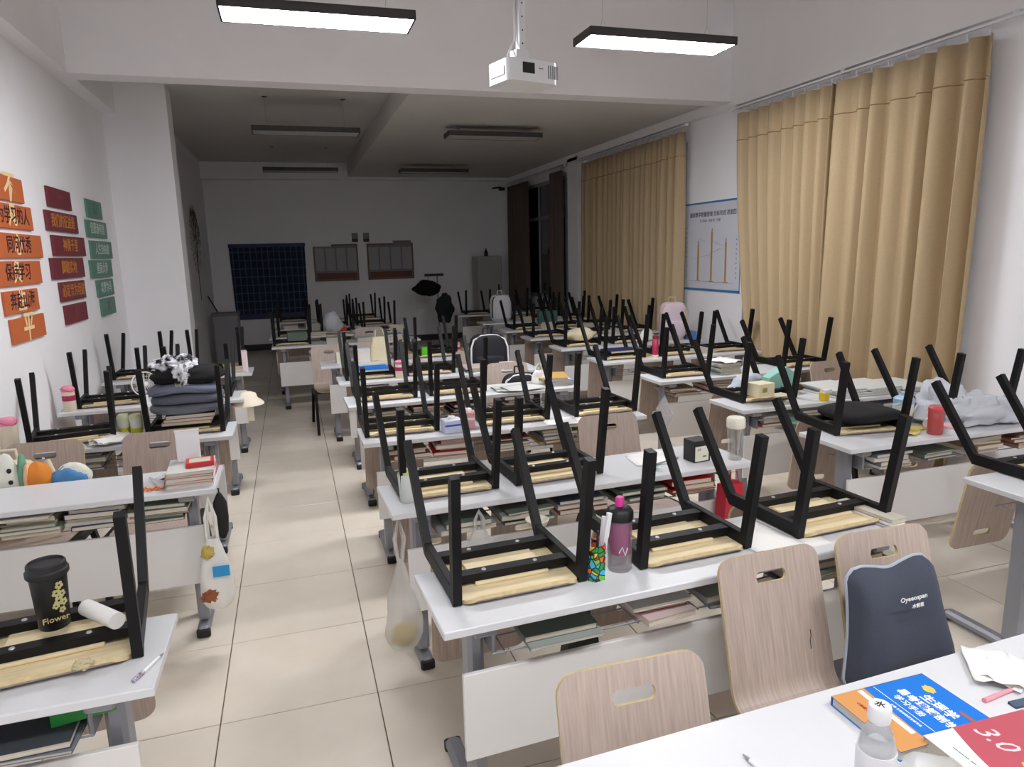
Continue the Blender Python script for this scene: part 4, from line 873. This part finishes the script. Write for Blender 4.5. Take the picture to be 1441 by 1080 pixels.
# tree sticker on the left back wall
t = thing('tree_sticker', 'brown tree sticker on the narrow left wall behind the pier', 'wall sticker', (-.998, 9.75, 1.12), PI/2)
rnd = random.Random(2); M_br = mat('brown_sticker', (74, 60, 54), .8)
mb = MB(); 
def limb(mb, x, z, a, L, w_, d):
    x2, z2 = x+L*math.sin(a), z+L*math.cos(a); mb.bar((x, -.002, z), (x2, -.002, z2), w_, .002, ref=(0, 1, 0) if False else (math.cos(a), 0, -math.sin(a)))
    if d:
        for q in (-.45, .1, .5): limb(mb, x2, z2, a+q+rnd.uniform(-.15, .15), L*.68, w_*.6, d-1)
limb(mb, 0, 0, .03, .55, .05, 4); mb.build('branches', M_br, t)
mb = MB()
for k in range(420):
    a, q = rnd.uniform(0, 2*PI), math.sqrt(rnd.random()); x, z = .62*q*math.cos(a), .98+.55*q*math.sin(a); b_ = rnd.uniform(0, PI); e = rnd.uniform(.02, .04)
    mb.add([(x+e*math.cos(b_), -.0025, z+e*math.sin(b_)), (x-e*.4*math.sin(b_), -.003, z+e*.4*math.cos(b_)), (x-e*math.cos(b_), -.0025, z-e*math.sin(b_)), (x+e*.4*math.sin(b_), -.003, z-e*.4*math.cos(b_))], [(0, 1, 2, 3)])
o = mb.build('leaves', mat('pale_brown_leaves', (150, 138, 130), .8), t); o['kind'] = 'stuff'

# back wall
YW = YB-.001
mcl = bpy.data.materials.new('blue_checked_cloth'); mcl.use_nodes = True; nt = mcl.node_tree; bs = nt.nodes['Principled BSDF']; bs.inputs['Roughness'].default_value = .9
tc = nt.nodes.new('ShaderNodeTexCoord'); mp = nt.nodes.new('ShaderNodeMapping'); mp.inputs['Rotation'].default_value = (PI/2, 0, 0); bk = nt.nodes.new('ShaderNodeTexBrick'); bk.offset = 0; bk.inputs['Scale'].default_value = 1
bk.inputs['Color1'].default_value = (*lin((20, 30, 56)), 1); bk.inputs['Color2'].default_value = (*lin((26, 38, 66)), 1); bk.inputs['Mortar'].default_value = (*lin((84, 98, 122)), 1)
bk.inputs['Mortar Size'].default_value = .008; bk.inputs['Brick Width'].default_value = .105; bk.inputs['Row Height'].default_value = .155
nt.links.new(tc.outputs['Object'], mp.inputs[0]); nt.links.new(mp.outputs[0], bk.inputs['Vector']); nt.links.new(bk.outputs['Color'], bs.inputs['Base Color'])
t = thing('wall_cloth', 'navy checked cloth hanging on the back wall at left', 'cloth', (.03, YW-.01, .64))
MB().grid(lambda u, v: ((u-.5)*(1.33+.04*v), -.012-.008*math.sin(u*19+v*2)*(1-.5*v), 1.37*v), 40, 8).build('cloth', mcl, t, 60)
MB().box((0, -.012, 1.36), (1.39, .016, .07)).build('top_hem', M_navy, t); MB().box((0, -.024, .02), (1.33, .006, .10)).build('bottom_hem', M_navy, t)
M_wf = mat('brown_frame', (112, 92, 74), .5); M_grs = mat('grey_sheet', (136, 130, 136), .7); M_rst = mat('red_strip', (112, 62, 48), .6)
for k, (x0, x1, lb) in enumerate(((.88, 1.70, 'framed notice board with red bottom strip beside the checked cloth'), (1.91, 2.80, 'framed notice board with red bottom strip, right one of the pair'))):
    t = thing('notice_board', lb, 'notice board', ((x0+x1)/2, YW, 1.30), 0, 'framed notice boards'); W = x1-x0; H = .68
    MB().box((0, -.012, H/2), (W, .02, H)).build('backing', M_grs, t)
    MB().box((-W/2, -.016, H/2), (.03, .03, H+.03)).box((W/2, -.016, H/2), (.03, .03, H+.03)).box((0, -.016, 0), (W, .03, .03)).box((0, -.016, H), (W, .03, .03)).build('frame', M_wf, t)
    MB().box((0, -.024, .08), (W-.05, .004, .12)).build('red_strip', M_rst, t)
    for q in range(4): MB().box((-W/2+W*(q+.5)/4, -.024, .40), (W/4-.03, .004, .44)).build('notice_sheet', mat('notice_sheet', (172, 168, 176), .7), t)
    sx = -.26 if k == 0 else .24
    MB().box((sx, -.034, H+.02), (.36, .012, .09)).build('title_plate', M_plw if k == 0 else M_grs, t)
for k, (x, lb) in enumerate(((1.68, 'small grey slip above the left notice board'), (1.90, 'small grey slip above the right notice board'))):
    t = thing('notice_slip', lb, 'notice', (x, YW, 2.03), 0, 'small slips above the boards'); MB().box((0, -.004, .09), (.12, .006, .17)).build('slip', M_grs, t); MB().box((0, -.008, .03), (.11, .004, .06)).build('photo', M_capb, t)
t = thing('cabinet', 'tall narrow pale cabinet by the back wall near the dark window', 'cabinet', (4.22, 11.25, 0))
MB().box((0, 0, .845), (.50, .45, 1.69), ch=.01).build('body', mat('pale_grey_metal', (168, 166, 160), .45), t)
dr = MB().box((0, -.229, .87), (.46, .012, 1.55), ch=.004).build('door', MATS['pale_grey_metal'], t); MB().box((.17, -.245, 1.05), (.025, .02, .16)).build('handle', M_capb, dr)
t = thing('bottle', 'dark bottle standing on top of the pale cabinet', 'bottle', (4.20, 11.2, 1.692)); MB().lathe([(.035, 0), (.038, .01), (.036, .09), (.014, .12), (.014, .15), (.0001, .152)], 14).build('body', M_capb, t, 50)
t = thing('coat_stand', 'dark coat stand with a T-bar near the back wall', 'coat stand', (3.0, 10.6, 0))
MB().box((0, 0, 1.37), (.36, .03, .05)).build('top_bar', M_capb, t); MB().tube([(.06, 0, .02), (.06, 0, 1.36)], .014, 8).build('pole', M_grey, t); MB().tube([(-.12, 0, 1.2), (-.12, 0, 1.35)], .008, 6).build('hook', M_grey, t); MB().lathe([(.18, 0), (.18, .02), (.02, .04)], 16, c=(.06, 0, 0)).build('base', M_capb, t)
o = MB(); blob(o, (0, 0, 0), (.25, .10, .14), 14, .3, 1.6); tag(o.build('black_cap', mat('black_cloth', (10, 10, 12), .95), None, 70, loc=(2.83, 10.46, 1.13)), 'black cloth cap hanging on the coat stand', 'cap')
o = MB(); blob(o, (0, 0, .32), (.17, .10, .26), 15, .3, 1.8); tag(o.build('dark_coat', mat('dark_green_cloth', (40, 46, 46), .95), None, 70, loc=(3.14, 10.45, .42)), 'dark coat draped under the coat stand', 'coat')
t = thing('security_camera', 'small dark camera high in the back right corner', 'camera', (4.62, YW-.24, 3.02), .4)
MB().box((0, -.06, 0), (.07, .14, .06), ch=.01).build('body', M_capb, t); MB().box((0, .10, .04), (.03, .26, .03)).build('bracket', M_capb, t)
t = thing('storage_bin', 'dark grey upright bin in the back left corner', 'bin', (-.70, 10.3, 0))
MB().prism(rrect(.42, .36, .04), 0, .82).build('body', mat('charcoal_plastic', (150, 150, 154), .6), t); MB().box((0, 0, .84), (.45, .39, .05), ch=.015).build('lid', mat('charcoal_lid', (120, 120, 124), .6), t)
MB().tube([(-.12, .05, .85), (-.26, .05, 1.15)], .012, 6).build('stick', M_capb, t)

# ================================================================ WINDOW-SIDE DESKS
o = MB(); slab(o, .38, .36, .06, .004, 3); tag(o.build('seat_cushion', mat('black_cushion', (14, 14, 16), .95), None, 70, loc=(3.37, .42, DH+.050)), 'black seat cushion inside the upturned chair on the second window-side desk', 'cushion')
t = thing('mug', 'pale blue lidded mug with a handle on the second window-side desk', 'mug', (3.655, .40, DH))
MB().lathe([(.045, 0), (.050, .005), (.052, .115), (.05, .12)], 24).build('cup', mat('cream_mug', (222, 218, 200), .4), t, 50); MB().lathe([(.0535, .112), (.055, .118), (.055, .138), (.04, .15), (.02, .155), (.02, .175), (.0001, .178)], 24).build('lid', mat('pale_blue_plastic', (166, 192, 214), .4), t, 40)
MB().tube([(-.05, -.02, .115), (-.095, -.02, .11), (-.10, -.02, .06), (-.09, -.02, .03), (-.05, -.02, .03)], .008, 8).build('handle', MATS['pale_blue_plastic'], t, 60)
thermos((3.595, .135, DH), 'clear coral pink bottle on the second window-side desk', mat('coral_clear', (206, 90, 90), .15, trans=.35), None, mat('coral_lid', (206, 84, 88), .35), .038, .155)
t = thing('container', 'small pink and white round container beside the coral bottle', 'container', (3.685, .125, DH)); MB().lathe([(.048, 0), (.05, .004), (.05, .030)], 24).build('tub', M_plw, t, 50); MB().lathe([(.051, .030), (.051, .042), (.047, .045), (.0001, .045)], 24).build('lid', mat('pale_pink_lid', (226, 180, 184), .4), t, 50)
M_cl = mat('pale_grey_cotton', (196, 198, 204), .95, bump=.1, scale=30)
for k, (c, r_, sd, lb) in enumerate([((3.90, .34, DH+.02), (.20, .13, .15), 41, 'pale grey shirt heaped at the back of the clothes pile, second window-side desk'), ((3.99, .22, DH+.012), (.22, .09, .11), 43, 'pale grey sleeve bundle in front of the clothes pile, second window-side desk'), ((4.17, .20, DH+.01), (.13, .10, .09), 47, 'pale grey cloth at the right of the clothes pile, second window-side desk')]):
    o = MB(); blob(o, (0, 0, .04), r_, sd, .45, 2.2, flat=0, nu=36, nv=20); tag(o.build('clothes_heap', M_cl, None, 70, loc=c), lb, 'clothes', 'clothes heaped on the second window-side desk')
o = MB(); blob(o, (0, 0, .015), (.05, .03, .018), 50, .5, 3, flat=0); tag(o.build('hair_clip', mat('gold_plastic', (206, 160, 80), .4), None, 60, loc=(4.60, .36, DH)), 'gold hair clip at the right end of the second window-side desk', 'hair clip')
for k, (x, y, a) in enumerate([(3.52, .22, .1), (3.585, .255, -.2), (3.48, .18, .4)]): sheet((x, y, DH+.001+.002*k), a, .10, .07, ['yellow note sheet in front of the black cushion chair', 'yellow note sheet beside the coral bottle', 'small yellow slip at the desk edge'][k], 'yellow notes', mat('yellow_note', (226, 204, 120), .8), curl=.012, seed=k)
t = thing('towel', 'rolled white towel between the mug and the coral bottle', 'towel', (3.70, .25, DH+.002), .5); MB().lathe([(.012, -.07), (.028, -.07), (.030, .0), (.028, .07), (.012, .07)], 16, T=Z((0, 0, .028)) @ Matrix.Rotation(PI/2, 4, 'Y')).build('roll', M_paper, t, 40)
carton((3.245, 1.13, DH+.052), .15, .13, .11, .085, mat('cream_box', (228, 216, 182), .6), 'cream cardboard box in the upturned chair on the third window-side desk', parts=[('print', (-.02, -.0556, .045), (.04, .001, .03), mat('olive_print', (150, 140, 70), .6))])
sheet((3.36, 1.10, DH+.05), .2, .16, .10, 'cream card beside the cream box', m=M_beige)
o = MB(); o.prism([(-.12, 0), (.10, 0), (.14, .10), (.02, .19), (-.12, .12)], -.04, .04, T=Matrix.Rotation(PI/2, 4, 'X')); tag(o.build('mint_pouch', mat('mint_cloth', (142, 190, 180), .8), None, 40, loc=(3.56, 1.34, DH+.001)), 'mint green pouch standing on the third window-side desk', 'pouch')
o = MB(); blob(o, (0, 0, .05), (.14, .08, .09), 61, .35, 1.8, flat=0); tag(o.build('grey_bag', mat('pale_grey_blue', (176, 182, 194), .9), None, 70, loc=(3.42, 1.50, DH-.02)), 'pale grey cloth bag behind the cream box', 'bag')
t = thing('duck_toy', 'small yellow block with a white tip on the third window-side desk', 'toy', (3.66, 1.03, DH), .3); MB().box((0, 0, .03), (.05, .05, .06), ch=.006).build('block', mat('yellow_plastic', (224, 190, 40), .4), t); MB().prism([(-.03, -.03), (.04, -.03), (.0, .03)], .055, .075).build('white_tip', M_plw, t)
for k in range(4):
    for j, x in enumerate((3.90, 4.15, 4.42)):
        h = .012
        if j == 2 and k == 3: continue
        o = MB(); o.box((0, 0, h/2), (.27, .34, h), ch=.002); tag(o.build('newspaper', MATS['newsprint'], None, None, loc=(x+.013*((k*5+j) % 3), 1.19-.012*k*(j-1), DH+.0005+k*(h+.0006))), '%s folded newspaper in the %s pile on the third window-side desk' % (['bottom', 'second', 'third', 'top'][k], ['left', 'middle', 'right'][j]), 'newspaper', 'newspaper piles')
for k in range(7): book((3.70-.01*(k % 2), 2.24, DH+.0005+.0125*k), .07*math.sin(k*1.7), .20, .26, .012, [COVERS[7], COVERS[6], COVERS[2]][k % 3], '%s booklet of the pile on the fourth window-side desk' % ['lowest', 'second', 'third', 'fourth', 'fifth', 'sixth', 'topmost'][k], 'booklet pile')
sheet((3.70, 2.24, DH+.09), .2, .21, .28, 'white sheet curling on top of the booklet pile', curl=.03, seed=4)
t = thing('water_bottle', 'slim raspberry pink bottle on the fifth window-side desk', 'bottle', (3.62, 3.20, DH)); MB().lathe([(.028, 0), (.030, .004), (.030, .165), (.022, .175), (.022, .185)], 18).build('body', mat('raspberry_metal', (186, 60, 92), .3, .2), t, 50); MB().lathe([(.0305, 0), (.0315, .002), (.0315, .02), (.0305, .022)], 18).build('base_ring', M_beige, t, 50); MB().lathe([(.026, .178), (.027, .18), (.027, .205), (.0001, .21)], 18).build('lid', mat('raspberry_metal2', (150, 50, 76), .35), t, 40)
book((3.34, 3.37, DH+.054), .02, .30, .22, .020, M_navy, 'navy folder inside the first upturned chair of the fifth window-side desk', name='folder')
o = MB(); blob(o, (0, 0, .05), (.17, .12, .075), 71, .25, 1.6, flat=0); tag(o.build('canvas_bag', MATS['cream_canvas'], None, 70, loc=(3.36, 4.38, DH+.052)), 'cream canvas bag slumped in an upturned chair on the sixth window-side desk', 'bag')
hang_bag('plastic_bag', 'white plastic bag standing on the sixth window-side desk', (3.83, 4.30, DH+.002), .17, .10, .12, M_wbag, .15, 15, top=.6).location.x = 4.12
carton((4.62, 4.22, DH), .1, .10, .10, .09, mat('mid_blue_box', (70, 120, 176), .5), 'blue box beside the pale pink backpack')
carton((3.58, 3.30, DH), 0, .05, .05, .018, mat('yellow_plastic', (224, 190, 40), .4), 'small yellow eraser at the foot of the raspberry bottle', 'eraser')
t = thing('tray', 'mint green tray under the third window-side desk', 'tray', (3.52, 1.08, .617)); MB().prism(rrect(.24, .16, .06), 0, .006).build('base', MATS['mint_cloth'], t); MB().prism(rrect(.25, .17, .06), .006, .02).build('rim', MATS['mint_cloth'], t)
o = MB(); o.box((0, 0, 0), (.004, .19, .19), T=Matrix.Rotation(PI/4, 4, 'X')); tag(o.build('paper_sheet', mat('printed_paper', (206, 202, 204), .8, grain=.3, scale=60), None, None, loc=(3.10, 2.10, .50)), 'creased square sheet stuck to the leg of the fourth window-side desk', 'paper')
carton((3.40, 7.44, DH+.41), 0, .0, .0, .0, M_plw, '') if False else None
# clutter in the unlit rows
rnd = random.Random(77)
for key, xs in (('N0', (.85, 1.2, 1.55)), ('N1', (.70, 1.22, 1.72)), ('N2', (.35, .65)), ('R6', (3.62, 4.15)), ('R7', (3.62, 4.17)), ('R8', (3.7, 4.15)), ('R5', (4.40,)), ('R4', (4.15,)), ('M6', (2.0,))):
    for q, x in enumerate(xs):
        for k in range(rnd.randint(2, 4)):
            dx, dy, L_, r_ = DESKS[key]
            book(on_desk(key, x-dx, .22, .0005+.0215*k), rnd.uniform(-.1, .1), .20, .25, .0205, rnd.choice([COVERS[7], COVERS[2], COVERS[1], COVERS[10]]), '%s book of pile %s on desk row %s of the %s' % (['bottom', 'second', 'third', 'top'][k], ['left', 'middle', 'right'][q], ORD[int(key[1:])], COLN[key[0]]), 'book piles in the far rows')
o = MB(); blob(o, (0, 0, .13), (.13, .08, .15), 81, .35, 2.0, flat=0); tag(o.build('grey_clothes', M_cl, None, 70, loc=(.88, 6.97, DH)), 'pale grey clothes heaped on the second desk of the unlit back block', 'clothes')
carton((1.02, 7.0, DH), .2, .08, .08, .07, M_red, 'small red box beside the grey clothes in the unlit block')
thermos((1.95, 4.24, DH), 'small pink bottle on the sixth middle desk', M_beige, M_mag, M_pinkl, .03, .13)
carton((3.62, 6.12, DH+.07), .05, .26, .08, .16, mat('dark_teal_box', (60, 98, 92), .6), 'dark teal box on the eighth window-side desk')
carton((.42, 5.99, DH+.05), .05, .22, .20, .10, mat('dull_green_box', (88, 104, 92), .6), 'dull green box in the upturned chair of the first back-block desk')
